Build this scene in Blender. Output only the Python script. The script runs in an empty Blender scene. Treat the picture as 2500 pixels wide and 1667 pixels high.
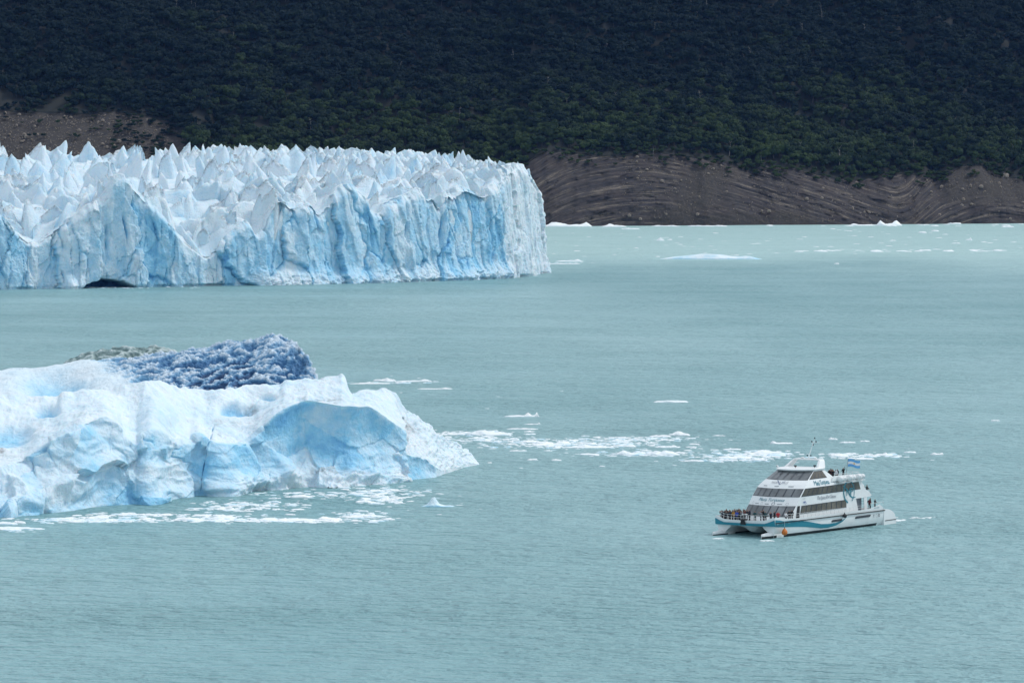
import bpy, bmesh, math, random
import numpy as np
from mathutils import Vector, Matrix, Euler

random.seed(7)
rng = np.random.default_rng(7)
R = math.radians
S = bpy.context.scene
COL = S.collection

# ------------------------------------------------------------------ camera
F = 9600.0            # focal length in photograph pixels (2500 wide)
HC = 61.0             # camera height over the lake
Y0 = 375.0            # pixel row of the horizon
TP = (833.5 - Y0) / F
PITCH = math.atan(TP)
cam_d = bpy.data.cameras.new('camera')
cam_d.sensor_width = 36.0
cam_d.sensor_fit = 'HORIZONTAL'
cam_d.lens = F / 2500.0 * 36.0
cam_d.clip_start = 1.0
cam_d.clip_end = 40000.0
cam = bpy.data.objects.new('camera', cam_d)
cam.location = (0, 0, HC)
cam.rotation_euler = (math.pi / 2 - PITCH, 0, 0)
COL.objects.link(cam)
S.camera = cam

# ------------------------------------------------------------------ sky and sun
SUN_EL, SUN_AZ = R(50), R(70)
world = bpy.data.worlds.new('World')
S.world = world
world.use_nodes = True
wn = world.node_tree
wn.nodes.clear()
w_out = wn.nodes.new('ShaderNodeOutputWorld')
sky = wn.nodes.new('ShaderNodeTexSky')
sky.sky_type = 'NISHITA'
sky.sun_disc = False
sky.sun_elevation = SUN_EL
sky.sun_rotation = SUN_AZ
sky.dust_density = 2.0
bg1 = wn.nodes.new('ShaderNodeBackground')
bg1.inputs['Strength'].default_value = 0.10
wn.links.new(sky.outputs[0], bg1.inputs[0])
tc = wn.nodes.new('ShaderNodeTexCoord')
mp = wn.nodes.new('ShaderNodeMapping')
mp.inputs['Scale'].default_value = (1.0, 1.0, 2.5)
wn.links.new(tc.outputs['Generated'], mp.inputs[0])
nz = wn.nodes.new('ShaderNodeTexNoise')
nz.inputs['Scale'].default_value = 2.2
nz.inputs['Detail'].default_value = 6
wn.links.new(mp.outputs[0], nz.inputs['Vector'])
cr = wn.nodes.new('ShaderNodeValToRGB')
cr.color_ramp.elements[0].position = 0.30
cr.color_ramp.elements[0].color = (0.58, 0.67, 0.76, 1)
cr.color_ramp.elements[1].position = 0.72
cr.color_ramp.elements[1].color = (0.86, 0.93, 1.0, 1)
wn.links.new(nz.outputs[0], cr.inputs[0])
bg2 = wn.nodes.new('ShaderNodeBackground')
bg2.inputs['Strength'].default_value = 0.92
wn.links.new(cr.outputs[0], bg2.inputs[0])
mx = wn.nodes.new('ShaderNodeMixShader')
mx.inputs[0].default_value = 0.82          # broken overcast: most of the sky is cloud
wn.links.new(bg1.outputs[0], mx.inputs[1])
wn.links.new(bg2.outputs[0], mx.inputs[2])
wn.links.new(mx.outputs[0], w_out.inputs[0])

sun_d = bpy.data.lights.new('sun', 'SUN')
sun_d.energy = 1.5
sun_d.angle = R(12)
sun_d.color = (1.0, 0.98, 0.95)
sun = bpy.data.objects.new('sun', sun_d)
sv = Vector((math.cos(SUN_EL) * math.sin(SUN_AZ), math.cos(SUN_EL) * math.cos(SUN_AZ), math.sin(SUN_EL)))
sun.rotation_euler = sv.to_track_quat('Z', 'Y').to_euler()
sun.location = (0, 0, 900)
COL.objects.link(sun)

S.view_settings.view_transform = 'Standard'
S.view_settings.look = 'None'
S.view_settings.exposure = 0.25
S.view_settings.gamma = 1.0
S.render.engine = 'CYCLES'
S.cycles.use_denoising = True
S.cycles.max_bounces = 6

# ------------------------------------------------------------------ pixel helpers
def slope(py):                                  # vertical slope of the ray through pixel row py
    t = (833.5 - np.asarray(py, float)) / F
    return (t - TP) / (1 + t * TP)
def zat(py, Y): return HC + slope(py) * np.asarray(Y, float)
def ywater(py): return -HC / slope(py)
def kx(px, py):
    t = (833.5 - np.asarray(py, float)) / F
    return (np.asarray(px, float) - 1250) / F / ((1 + t * TP) * math.cos(PITCH))
def on_water(px, py):
    Y = ywater(py)
    return float(kx(px, py) * Y), float(Y)
def project(x, y, z):
    cp, sp = math.cos(PITCH), math.sin(PITCH)
    dep = y * cp - (z - HC) * sp
    up = y * sp + (z - HC) * cp
    return 1250 + F * x / dep, 833.5 - F * up / dep

# ------------------------------------------------------------------ noise
def _h(ix, iy, iz, seed):
    h = (ix * np.int64(374761393) + iy * np.int64(668265263) + iz * np.int64(1274126177) + seed * np.int64(974634777)) & 0xFFFFFFFF
    h = ((h ^ (h >> 13)) * np.int64(1274126177)) & 0xFFFFFFFF
    h = ((h ^ (h >> 15)) * np.int64(2246822519 & 0x7FFFFFFF)) & 0xFFFFFFFF
    return h ^ (h >> 16)
def pn(x, y, z=0.0, seed=0):
    x, y, z = np.broadcast_arrays(np.asarray(x, float), np.asarray(y, float), np.asarray(z, float))
    xi, yi, zi = np.floor(x), np.floor(y), np.floor(z)
    fx, fy, fz = x - xi, y - yi, z - zi
    xi, yi, zi = xi.astype(np.int64), yi.astype(np.int64), zi.astype(np.int64)
    u, v, w = [t * t * t * (t * (t * 6 - 15) + 10) for t in (fx, fy, fz)]
    def g(dx, dy, dz):
        h = _h(xi + dx, yi + dy, zi + dz, seed)
        a = (h & 1023) / 1023.0 * 2 * np.pi
        c = ((h >> 10) & 1023) / 1023.0 * 2 - 1
        s = np.sqrt(1 - c * c)
        return s * np.cos(a) * (fx - dx) + s * np.sin(a) * (fy - dy) + c * (fz - dz)
    def l(a, b, t): return a + t * (b - a)
    return l(l(l(g(0,0,0), g(1,0,0), u), l(g(0,1,0), g(1,1,0), u), v),
             l(l(g(0,0,1), g(1,0,1), u), l(g(0,1,1), g(1,1,1), u), v), w) * 1.6
def fbm(x, y, z=0.0, o=4, seed=0, gain=0.5, ridged=False):
    s = 0; a = 1.0; n = 0
    for i in range(o):
        k = 2.03 ** i
        q = pn(np.asarray(x) * k, np.asarray(y) * k, np.asarray(z) * k, seed + i * 17)
        if ridged: q = 1 - 2 * np.abs(q)
        s = s + a * q; n += a; a *= gain
    return s / n
def sstep(a, b, x):
    t = np.clip((np.asarray(x, float) - a) / (b - a), 0, 1)
    return t * t * (3 - 2 * t)
def cells(u, v, size, seed):
    """Voronoi facets: for each point a flat tilted offset of the cell it falls in, and the cell's random value"""
    u = np.asarray(u, float) / size; v = np.asarray(v, float) / size
    iu, iv = np.floor(u).astype(np.int64), np.floor(v).astype(np.int64)
    best = np.full(u.shape, 1e9); sec = np.full(u.shape, 1e9); o = np.zeros(u.shape); rv = np.zeros(u.shape)
    for a in (-1, 0, 1):
        for b in (-1, 0, 1):
            h = _h(iu + a, iv + b, np.int64(3), seed); h2 = _h(iu + a, iv + b, np.int64(9), seed)
            su = iu + a + (h & 1023) / 1023.0; sv_ = iv + b + ((h >> 10) & 1023) / 1023.0
            d = (u - su) ** 2 + (v - sv_) ** 2; m_ = d < best
            off = (h2 & 1023) / 511.5 - 1 + 1.2 * (((h2 >> 10) & 255) / 127.5 - 1) * (u - su) + 1.2 * (((h2 >> 18) & 255) / 127.5 - 1) * (v - sv_)
            sec = np.where(m_, best, np.minimum(sec, d)); best = np.where(m_, d, best); o = np.where(m_, off, o); rv = np.where(m_, ((h >> 20) & 255) / 255.0, rv)
    return o, rv, np.sqrt(sec) - np.sqrt(best)
# ------------------------------------------------------------------ object helpers
def tag(o, label=None, cat=None, group=None, kind=None):
    if label: o['label'] = label
    if cat: o['category'] = cat
    if group: o['group'] = group
    if kind: o['kind'] = kind
    return o
def link(o, parent=None):
    COL.objects.link(o)
    if parent is not None: o.parent = parent
    return o
def empty(name, loc=(0, 0, 0), rot=(0, 0, 0), parent=None):
    o = bpy.data.objects.new(name, None)
    o.location = loc; o.rotation_euler = rot; o.empty_display_size = 0.5
    return link(o, parent)
def mesh(name, verts, faces, mat=None, smooth=True, attrs=None):
    me = bpy.data.meshes.new(name)
    verts = np.asarray(verts, np.float32).reshape(-1, 3)
    if isinstance(faces, np.ndarray):
        k = faces.shape[1]
        me.vertices.add(len(verts)); me.vertices.foreach_set('co', verts.ravel())
        me.loops.add(faces.size); me.loops.foreach_set('vertex_index', faces.astype(np.int32).ravel())
        me.polygons.add(len(faces)); me.polygons.foreach_set('loop_start', np.arange(0, faces.size, k, dtype=np.int32))
        me.update(calc_edges=True)
    else:
        me.from_pydata(verts.tolist(), [], faces); me.update()
    me.polygons.foreach_set('use_smooth', [smooth] * len(me.polygons))
    for k_, v_ in (attrs or {}).items():
        a = me.attributes.new(k_, 'FLOAT', 'POINT')
        a.data.foreach_set('value', np.asarray(v_, np.float32).ravel())
    if mat: me.materials.append(mat)
    return me
def obj(name, verts, faces, mat=None, parent=None, smooth=True, attrs=None):
    return link(bpy.data.objects.new(name, mesh(name, verts, faces, mat, smooth, attrs)), parent)
def gridfaces(r, c, close=False):
    i = np.arange(r * c).reshape(r, c)
    if close: i = np.concatenate([i, i[:, :1]], 1)
    return np.stack([i[:-1, :-1], i[:-1, 1:], i[1:, 1:], i[1:, :-1]], -1).reshape(-1, 4)
def gnormals(P):
    du = np.gradient(P, axis=1); dv = np.gradient(P, axis=0)
    n = np.cross(du, dv)
    return n / (np.linalg.norm(n, axis=2, keepdims=True) + 1e-9)
class MB:
    """collects boxes, tubes and strips into one mesh"""
    def __init__(s): s.v = []; s.f = []
    def add(s, v, f):
        k = len(s.v); s.v += [tuple(map(float, q)) for q in v]; s.f += [tuple(int(i) + k for i in q) for q in f]; return s
    def box(s, a, b):
        (x0, y0, z0), (x1, y1, z1) = a, b
        return s.add([(x0,y0,z0),(x1,y0,z0),(x1,y1,z0),(x0,y1,z0),(x0,y0,z1),(x1,y0,z1),(x1,y1,z1),(x0,y1,z1)],
                     [(0,3,2,1),(4,5,6,7),(0,1,5,4),(1,2,6,5),(2,3,7,6),(3,0,4,7)])
    def tube(s, p, q, r, n=6, r2=None):
        p, q = Vector(p), Vector(q); r2 = r if r2 is None else r2
        d = (q - p).normalized(); a = d.orthogonal().normalized(); b = d.cross(a)
        v = []
        for c, rr in ((p, r), (q, r2)):
            v += [c + (a * math.cos(t) + b * math.sin(t)) * rr for t in [2 * math.pi * i / n for i in range(n)]]
        return s.add(v, [(i, (i + 1) % n, n + (i + 1) % n, n + i) for i in range(n)] + [tuple(range(n))[::-1], tuple(range(n, 2 * n))])
    def path(s, pts, r, n=6):
        for p, q in zip(pts[:-1], pts[1:]): s.tube(p, q, r, n)
        return s
    def loft(s, secs, close=True, caps=True):
        secs = [list(q) for q in secs]; n = len(secs[0]); v = [p for q in secs for p in q]; f = []
        for i in range(len(secs) - 1):
            for j in range(n if close else n - 1):
                f.append((i*n + j, i*n + (j+1) % n, (i+1)*n + (j+1) % n, (i+1)*n + j))
        if caps and close: f += [tuple(range(n))[::-1], tuple(range((len(secs)-1)*n, len(secs)*n))]
        return s.add(v, f)
    def prism(s, poly, off):
        n = len(poly); o = Vector(off)
        return s.add([Vector(p) for p in poly] + [Vector(p) + o for p in poly],
                     [tuple(range(n))[::-1], tuple(range(n, 2*n))] + [(i, (i+1) % n, n + (i+1) % n, n + i) for i in range(n)])
    def ball(s, c, rx, ry=None, rz=None, n=10, m=7):
        ry = rx if ry is None else ry; rz = rx if rz is None else rz
        secs = [[(c[0] + rx*math.sin(t)*math.cos(p), c[1] + ry*math.sin(t)*math.sin(p), c[2] + rz*math.cos(t)) for p in [2*math.pi*i/n for i in range(n)]]
                for t in [math.pi*(j+0.02)/(m+0.04) for j in range(m+1)]]
        return s.loft(secs)
    def build(s, name, mat, parent=None, smooth=False):
        o = obj(name, s.v, s.f, mat, parent, smooth)
        bm = bmesh.new(); bm.from_mesh(o.data); bmesh.ops.recalc_face_normals(bm, faces=bm.faces); bm.to_mesh(o.data); bm.free()
        return o

# ------------------------------------------------------------------ materials
def nodes(name):
    m = bpy.data.materials.new(name); m.use_nodes = True
    nt = m.node_tree; b = nt.nodes['Principled BSDF']
    return m, nt, b
def N(nt, t, **kw):
    n = nt.nodes.new(t)
    for k, v in kw.items():
        if k in n.inputs: n.inputs[k].default_value = v
        else: setattr(n, k, v)
    return n
def ramp(nt, stops, fac):
    n = nt.nodes.new('ShaderNodeValToRGB'); e = n.color_ramp.elements
    while len(e) < len(stops): e.new(0.5)
    for q, (p, c) in zip(e, stops): q.position = p; q.color = (*c, 1)
    nt.links.new(fac, n.inputs[0]); return n.outputs[0]
def math_(nt, op, a, b=None, clamp=False):
    n = nt.nodes.new('ShaderNodeMath'); n.operation = op; n.use_clamp = clamp
    for i, q in enumerate((a, b)):
        if q is None: continue
        if isinstance(q, (int, float)): n.inputs[i].default_value = q
        else: nt.links.new(q, n.inputs[i])
    return n.outputs[0]
def mixc(nt, f, a, b):
    n = nt.nodes.new('ShaderNodeMix'); n.data_type = 'RGBA'
    for k, q in ((0, f), (6, a), (7, b)):
        if isinstance(q, tuple): n.inputs[k].default_value = (*q, 1)
        elif isinstance(q, (int, float)): n.inputs[k].default_value = q
        else: nt.links.new(q, n.inputs[k])
    return n.outputs[2]
def noise(nt, scale, detail=4, vec=None, rough=0.55, stretch=None):
    n = N(nt, 'ShaderNodeTexNoise', Scale=scale, Detail=detail, Roughness=rough)
    if vec is None:
        vec = nt.nodes.new('ShaderNodeTexCoord').outputs['Object']
    if stretch:
        m = nt.nodes.new('ShaderNodeMapping'); m.inputs['Scale'].default_value = stretch
        nt.links.new(vec, m.inputs[0]); vec = m.outputs[0]
    nt.links.new(vec, n.inputs['Vector']); return n.outputs[0]
def worldpos(nt): return nt.nodes.new('ShaderNodeNewGeometry').outputs['Position']
def attr(nt, name):
    n = nt.nodes.new('ShaderNodeAttribute'); n.attribute_name = name; return n.outputs['Fac']
def bump(nt, b, h, strength, dist):
    n = N(nt, 'ShaderNodeBump', Strength=strength, Distance=dist)
    nt.links.new(h, n.inputs['Height']); nt.links.new(n.outputs[0], b.inputs['Normal'])
    return n
def paint(name, c, rough=0.4, var=0.12, scale=1.5, metal=0.0, spec=0.5):
    m, nt, b = nodes(name)
    q = noise(nt, scale, 5)
    col = ramp(nt, [(0.25, tuple(x * (1 - var) for x in c)), (0.75, tuple(min(1, x * (1 + var * 0.6)) for x in c))], q)
    nt.links.new(col, b.inputs['Base Color'])
    b.inputs['Roughness'].default_value = rough; b.inputs['Metallic'].default_value = metal
    b.inputs['Specular IOR Level'].default_value = spec
    return m

def ice_mat(name, sss=0.0, bmp=0.7, stops=None, knob=False):
    m, nt, b = nodes(name)
    P = worldpos(nt)
    f = attr(nt, 'blue'); d = attr(nt, 'dirt')
    n1 = noise(nt, 0.12, 6, P, 0.6); n2 = noise(nt, 0.9, 5, P, 0.65)
    s = math_(nt, 'ADD', f, math_(nt, 'MULTIPLY', math_(nt, 'SUBTRACT', n1, 0.5), 0.55))
    s = math_(nt, 'ADD', s, math_(nt, 'MULTIPLY', math_(nt, 'SUBTRACT', n2, 0.5), 0.35), True)
    col = ramp(nt, stops or [(0.0, (0.76, 0.84, 0.89)), (0.22, (0.63, 0.79, 0.89)), (0.5, (0.30, 0.63, 0.85)), (0.78, (0.09, 0.34, 0.66)), (1.0, (0.02, 0.10, 0.32))], s)
    if knob:
        col2 = ramp(nt, [(0.0, (0.74, 0.82, 0.87)), (0.25, (0.55, 0.67, 0.79)), (0.5, (0.17, 0.36, 0.56)), (0.75, (0.045, 0.17, 0.36)), (1.0, (0.012, 0.055, 0.15))], s)
        col = mixc(nt, attr(nt, 'knob'), col, col2)
    nd = noise(nt, 0.7, 6, P, 0.7)
    df = math_(nt, 'MULTIPLY', d, math_(nt, 'MULTIPLY', math_(nt, 'SUBTRACT', nd, 0.40), 4.0, True), True)
    col = mixc(nt, df, col, (0.10, 0.085, 0.075))
    nt.links.new(col, b.inputs['Base Color'])
    b.inputs['Roughness'].default_value = 0.5
    b.inputs['Specular IOR Level'].default_value = 0.35
    if sss:
        b.inputs['Subsurface Weight'].default_value = sss
        b.inputs['Subsurface Radius'].default_value = (0.35, 0.9, 1.2)
        b.inputs['Subsurface Scale'].default_value = 0.7
    bump(nt, b, math_(nt, 'ADD', noise(nt, 1.2, 8, P, 0.7), math_(nt, 'MULTIPLY', noise(nt, 0.3, 5, P, 0.6), 2.0)), bmp, 0.6)
    return m
M_ICE = ice_mat('glacier_ice', 0.25, 0.7)
M_BERG = ice_mat('iceberg_ice', 0.25, 0.5)
M_FLOE = ice_mat('floating_ice', 0.0, 0.4, [(0.0, (0.93, 0.95, 0.96)), (0.25, (0.84, 0.91, 0.94)), (0.5, (0.45, 0.74, 0.88)), (0.8, (0.13, 0.42, 0.70)), (1.0, (0.03, 0.13, 0.36))])
M_KNOB = ice_mat('clear_blue_ice', 0.0, 0.6, None, True)

def water_mat():
    m, nt, b = nodes('lake_water')
    P = worldpos(nt)
    big = noise(nt, 0.004, 5, P, 0.6, (1.0, 0.28, 1.0))
    streak = noise(nt, 0.02, 5, P, 0.6, (0.5, 0.9, 1.0))
    col = ramp(nt, [(0.36, (0.185, 0.38, 0.405)), (0.64, (0.31, 0.515, 0.54))], big)
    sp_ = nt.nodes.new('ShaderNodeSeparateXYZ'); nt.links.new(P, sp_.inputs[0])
    # sunlit band on the far water, painted in as a paler base colour
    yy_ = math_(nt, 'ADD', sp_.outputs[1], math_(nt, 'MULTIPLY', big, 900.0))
    sun_band = nt.nodes.new('ShaderNodeMapRange'); sun_band.interpolation_type = 'SMOOTHSTEP'
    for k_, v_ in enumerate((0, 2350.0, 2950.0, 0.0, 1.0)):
        if k_: sun_band.inputs[k_].default_value = v_
    nt.links.new(yy_, sun_band.inputs[0])
    col = mixc(nt, sun_band.outputs[0], col, (0.46, 0.68, 0.67))
    nt.links.new(col, b.inputs['Base Color'])
    b.inputs['IOR'].default_value = 1.33
    rgh = ramp(nt, [(0.35, (0.30,)*3), (0.65, (0.44,)*3)], streak)
    nt.links.new(rgh, b.inputs['Roughness'])
    w1 = noise(nt, 0.40, 5, P, 0.6, (0.5, 1.0, 1.0))
    w2 = noise(nt, 0.10, 5, P, 0.65, (0.5, 1.0, 1.0))
    amp = math_(nt, 'ADD', math_(nt, 'MULTIPLY', streak, 1.2), 0.1)
    h = math_(nt, 'ADD', w1, math_(nt, 'MULTIPLY', w2, 1.6))
    h = math_(nt, 'MULTIPLY', h, amp)
    bump(nt, b, h, 1.0, 4.0)
    return m
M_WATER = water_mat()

def rock_mat():
    m, nt, b = nodes('layered_rock')
    P = worldpos(nt)
    st = attr(nt, 'strata'); sc = attr(nt, 'scree')
    cx = nt.nodes.new('ShaderNodeCombineXYZ'); nt.links.new(st, cx.inputs[2])
    sepx = nt.nodes.new('ShaderNodeSeparateXYZ'); nt.links.new(P, sepx.inputs[0])
    nt.links.new(math_(nt, 'MULTIPLY', sepx.outputs[0], 0.045), cx.inputs[0])
    bands = noise(nt, 0.42, 10, cx.outputs[0], 0.85)
    rock = ramp(nt, [(0.36, (0.014, 0.014, 0.018)), (0.46, (0.044, 0.041, 0.045)), (0.54, (0.074, 0.065, 0.061)), (0.60, (0.26, 0.22, 0.175)), (0.68, (0.060, 0.053, 0.051))], bands)
    chunk = noise(nt, 0.22, 7, P, 0.75)
    rock = mixc(nt, math_(nt, 'MULTIPLY', math_(nt, 'SUBTRACT', chunk, 0.46), 5.0, True), rock, mixc(nt, 0.35, rock, (0.045, 0.043, 0.046)))
    patch = noise(nt, 0.05, 5, P, 0.6)
    rock = mixc(nt, math_(nt, 'MULTIPLY', math_(nt, 'SUBTRACT', patch, 0.42), 2.2, True), rock, mixc(nt, 0.5, rock, (0.075, 0.052, 0.042)))
    grain = noise(nt, 0.5, 8, P, 0.8)
    scree = ramp(nt, [(0.3, (0.030, 0.028, 0.027)), (0.55, (0.062, 0.055, 0.049)), (0.68, (0.17, 0.145, 0.115))], grain)
    col = mixc(nt, sc, rock, scree)
    nt.links.new(col, b.inputs['Base Color'])
    b.inputs['Roughness'].default_value = 0.9
    b.inputs['Specular IOR Level'].default_value = 0.2
    bump(nt, b, math_(nt, 'ADD', grain, math_(nt, 'MULTIPLY', bands, 2.0)), 0.8, 1.0)
    return m
M_ROCK = rock_mat()

def leaf_mat(name, c1, c2):
    m, nt, b = nodes(name)
    oi = nt.nodes.new('ShaderNodeObjectInfo')
    n = noise(nt, 0.02, 4, worldpos(nt), 0.6)
    sz_ = nt.nodes.new('ShaderNodeSeparateXYZ'); nt.links.new(worldpos(nt), sz_.inputs[0])
    low = math_(nt, 'MULTIPLY', math_(nt, 'SUBTRACT', 95.0, sz_.outputs[2]), 0.005)     # paler trees low on the slope
    n_b = noise(nt, 0.006, 3, worldpos(nt), 0.5)
    f = math_(nt, 'ADD', math_(nt, 'MULTIPLY', oi.outputs['Random'], 0.42), math_(nt, 'MULTIPLY', math_(nt, 'SUBTRACT', n, 0.32), 1.1))
    f = math_(nt, 'ADD', math_(nt, 'ADD', f, low), math_(nt, 'MULTIPLY', math_(nt, 'SUBTRACT', n_b, 0.5), 1.2))
    col = ramp(nt, [(0.2, c1), (0.8, c2)], f)
    nt.links.new(col, b.inputs['Base Color'])
    b.inputs['Roughness'].default_value = 0.8
    b.inputs['Specular IOR Level'].default_value = 0.15
    return m
M_LEAF = leaf_mat('beech_leaves', (0.006, 0.016, 0.016), (0.046, 0.073, 0.026))
M_BARK = paint('bark', (0.07, 0.06, 0.055), 0.9, 0.3)
M_SNAG = paint('bleached_dead_wood', (0.30, 0.28, 0.27), 0.9, 0.3)
M_SOIL = paint('forest_floor', (0.016, 0.018, 0.014), 1.0, 0.3, 0.1)
M_STONE = paint('pale_boulder', (0.24, 0.20, 0.165), 0.9, 0.4, 0.6)

# ------------------------------------------------------------------ the lake
xs = np.concatenate([np.linspace(-9000, -700, 8), np.linspace(-600, 600, 13), np.linspace(700, 9000, 8)])
ys = np.concatenate([np.linspace(-1500, 300, 6), np.linspace(400, 3600, 17), np.linspace(4000, 9000, 5)])
gx, gy = np.meshgrid(xs, ys)
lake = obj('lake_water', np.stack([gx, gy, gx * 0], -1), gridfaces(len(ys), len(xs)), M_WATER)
tag(lake, kind='structure')

# ------------------------------------------------------------------ far shore: rock band and forested hillside
def yshore(x): return 3296 + 0.33 * np.clip(x - 28, -330, 700) + 9 * pn(x / 45, 3.3, seed=5) + 3 * pn(x / 12, 1.3, seed=6)
TOP = np.array([(-420,215),(-100,250),(0,276),(60,280),(110,280),(150,283),(200,284),(250,277),(290,279),(340,290),(400,303),(440,345),
                (520,440),(1230,440),(1300,392),(1335,376),(1440,384),(1500,388),(1560,379),(1620,380),(1700,392),(1780,402),(1830,425),(1850,412),(1900,412),
                (1960,425),(2030,440),(2100,446),(2150,432),(2220,430),(2275,437),(2310,418),(2350,407),(2400,410),(2440,430),(2500,445),(2700,440),(2950,425)], float)
def rocktop(x):
    px = 1250 + F * x / (3390 + 0.3 * np.clip(x, -300, 700))
    py = np.interp(px, TOP[:, 0], TOP[:, 1])
    py = py + 5 * pn(x / 9, 7.7, seed=8)
    dc = 72 + 95 * sstep(500, 380, px)
    return px, dc, zat(py, yshore(x) + dc)
GS = np.interp(np.linspace(-700, 700, 1401), [-700, 0, 25, 60, 110, 160, 330, 352, 372, 440, 700], [-.2, -.5, -.6, -.25, 0, .28, .34, -.9, -.5, .15, .2])
GI = np.cumsum(GS)
def strata_of(x, z):
    return z + np.interp(x, np.linspace(-700, 700, 1401), GI) + 1.6 * fbm(x / 50, z / 40, 2.2, 2, 12)
def terrain(x, d):
    px, dc, zc = rocktop(x)
    t = np.clip(d / dc, 0, 1)
    prof = 0.9 * t ** 0.72 + 0.1 * t
    zr = zc * prof
    up = np.clip(d - dc, 0, None)
    zf = up * 0.50 + 30 * sstep(0, 160, up) * fbm(x / 150 + 0.006 * d, d / 210, 4.4, 3, 21) + 8 * sstep(0, 60, up) * fbm(x / 38, d / 55, 1.4, 3, 22)
    return zr + zf, px, dc, t
xg = np.concatenate([np.arange(-640, -180, 2.2), np.arange(-180, 20, 6.0), np.arange(20, 520, 1.15), np.arange(520, 700, 5)])
dg = np.concatenate([np.arange(-3, 90, 1.0), np.arange(90, 180, 2.0), np.arange(180, 720, 7.0)])
gx, gd = np.meshgrid(xg, dg)
gz, gpx, gdc, gt = terrain(gx, gd)
gz = np.where(gd < 0, gd * 0.8, gz)
st = strata_of(gx, gz)
rockm = (gd < gdc + 2) * sstep(-3, 3, gd)
# scree: the brown gully between the two bedded buttresses, the right hand slope and all of the moraine on the left
scr = np.maximum.reduce([sstep(500, 420, gpx),
      np.exp(-((gpx - 1700 + (gz - 30) * -2.2) / 62) ** 2) * sstep(60, 44, gz) * 1.2,
      sstep(2230, 2330, gpx) * sstep(12, 22, gz),
      sstep(14, 6, gz) * sstep(1560, 1660, gpx) * sstep(1990, 1930, gpx)])
scr = np.clip(scr + 0.5 * fbm(gx / 26, gz / 14, 9.9, 4, 31) - 0.16, 0, 1)
led = np.tanh(4 * (fbm(st / 5.0, gx * 0.004, 0.7, 4, 41, 0.7)))
blk = cells(gx + 4 * fbm(gx / 12, st / 6, .1, 3, 40), st * 2.2, 13.0, 43)[0] + .6 * cells(gx + 2 * fbm(gx / 6, st / 4, .1, 3, 39), st * 1.6, 4.5, 42)[0]
amp = rockm * (1 - 0.85 * scr) * sstep(0, 4, gz)
gy = yshore(gx) + gd - amp * (1.3 * led + 1.0 * np.clip(blk, -1.2, 1.2)) - 5 * rockm * fbm(gx / 45, gz / 30, 0.3, 4, 44) - rockm * 0.8 * fbm(gx / 3, gz / 2.5, 0.9, 3, 45)
gz = gz + rockm * scr * (2.2 * fbm(gx / 14, gd / 26, 3.1, 5, 46, .6) - 1.1 * np.clip(fbm(gx / 7, gd / 60, 8.1, 3, 47, .6, True), 0, 1))
V = np.stack([gx, gy, gz], -1)
nr = len(dg)
rows_rock = int(np.searchsorted(dg, 176))
sl = V[:rows_rock]
tag(obj('rocky_shore', sl, gridfaces(rows_rock, len(xg)), M_ROCK, attrs={'strata': st[:rows_rock], 'scree': scr[:rows_rock]}), kind='structure')
# forested hillside starts just under the rock surface so the two sheets never coincide
Vh = V.copy(); Vh[..., 2] -= np.where(gd < gdc + 3, 3.0, -0.6)
tag(obj('forested_hillside', Vh, gridfaces(nr, len(xg)), M_SOIL), kind='structure')
def ground(x, d):
    z = terrain(np.array([x]), np.array([d]))[0][0]
    return float(x), float(yshore(np.array([x]))[0] + d), float(z)

# ---- trees
def crown_mesh(name, seed, n=430):
    r = np.random.default_rng(seed)
    lobes = [(0, 0, 0.60, 0.34)] + [(r.uniform(.15, .44) * math.cos(t), r.uniform(.15, .44) * math.sin(t), r.uniform(.46, .86), r.uniform(.15, .27)) for t in np.linspace(0, 6.28, 12, endpoint=False) + r.uniform(-.2, .2, 12)]
    v = []; f = []
    for cx, cy, cz, rad in lobes:
        q = MB().ball((cx, cy, cz), rad * .82, rad * .82, rad * .68, 7, 5); k = len(v)
        v += [np.array(p) * (1 + .05 * r.normal()) for p in q.v]; f += [tuple(i + k for i in w) for w in q.f if len(w) == 4]
    for i in range(n):
        cx, cy, cz, rad = lobes[r.integers(len(lobes))]
        q = r.normal(size=3); q /= np.linalg.norm(q)
        if q[2] < -0.3: q[2] = -q[2]
        p = np.array([cx, cy, cz]) + q * rad * r.uniform(.80, 1.12) * np.array([1.0, 1.0, .85])
        a = q + r.normal(size=3) * .38; a /= np.linalg.norm(a)
        t = np.cross(a, r.normal(size=3)); t /= np.linalg.norm(t); b_ = np.cross(a, t)
        s = r.uniform(.03, .075)
        k = len(v)
        v += [p + t * s, p + b_ * s * .8, p - t * s, p - b_ * s * .8]; f.append((k, k+1, k+2, k+3))
    return mesh(name, np.array(v), np.array(f), M_LEAF, False)
def trunk_mesh(name, seed, mat):
    r = random.Random(seed); m = MB()
    p = Vector((0, 0, -.08)); pts = [p]
    for i in range(4): pts.append(Vector((pts[-1].x + r.uniform(-.04, .04), pts[-1].y + r.uniform(-.04, .04), .02 + .17 * (i + 1))))
    for i in range(4): m.tube(pts[i], pts[i+1], .035 - .006 * i, 5, .035 - .006 * (i + 1))
    for i in range(4):
        q = pts[2 + i % 3]; a = r.uniform(0, 6.28)
        m.tube(q, q + Vector((math.cos(a) * .25, math.sin(a) * .25, r.uniform(.15, .3))), .014, 4, .006)
    o = m.build(name, mat); me = o.data; bpy.data.objects.remove(o); return me
CROWNS = [crown_mesh('crown', 100 + i) for i in range(7)]
TRUNKS = [trunk_mesh('trunk', 200 + i, M_BARK) for i in range(4)]
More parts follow.
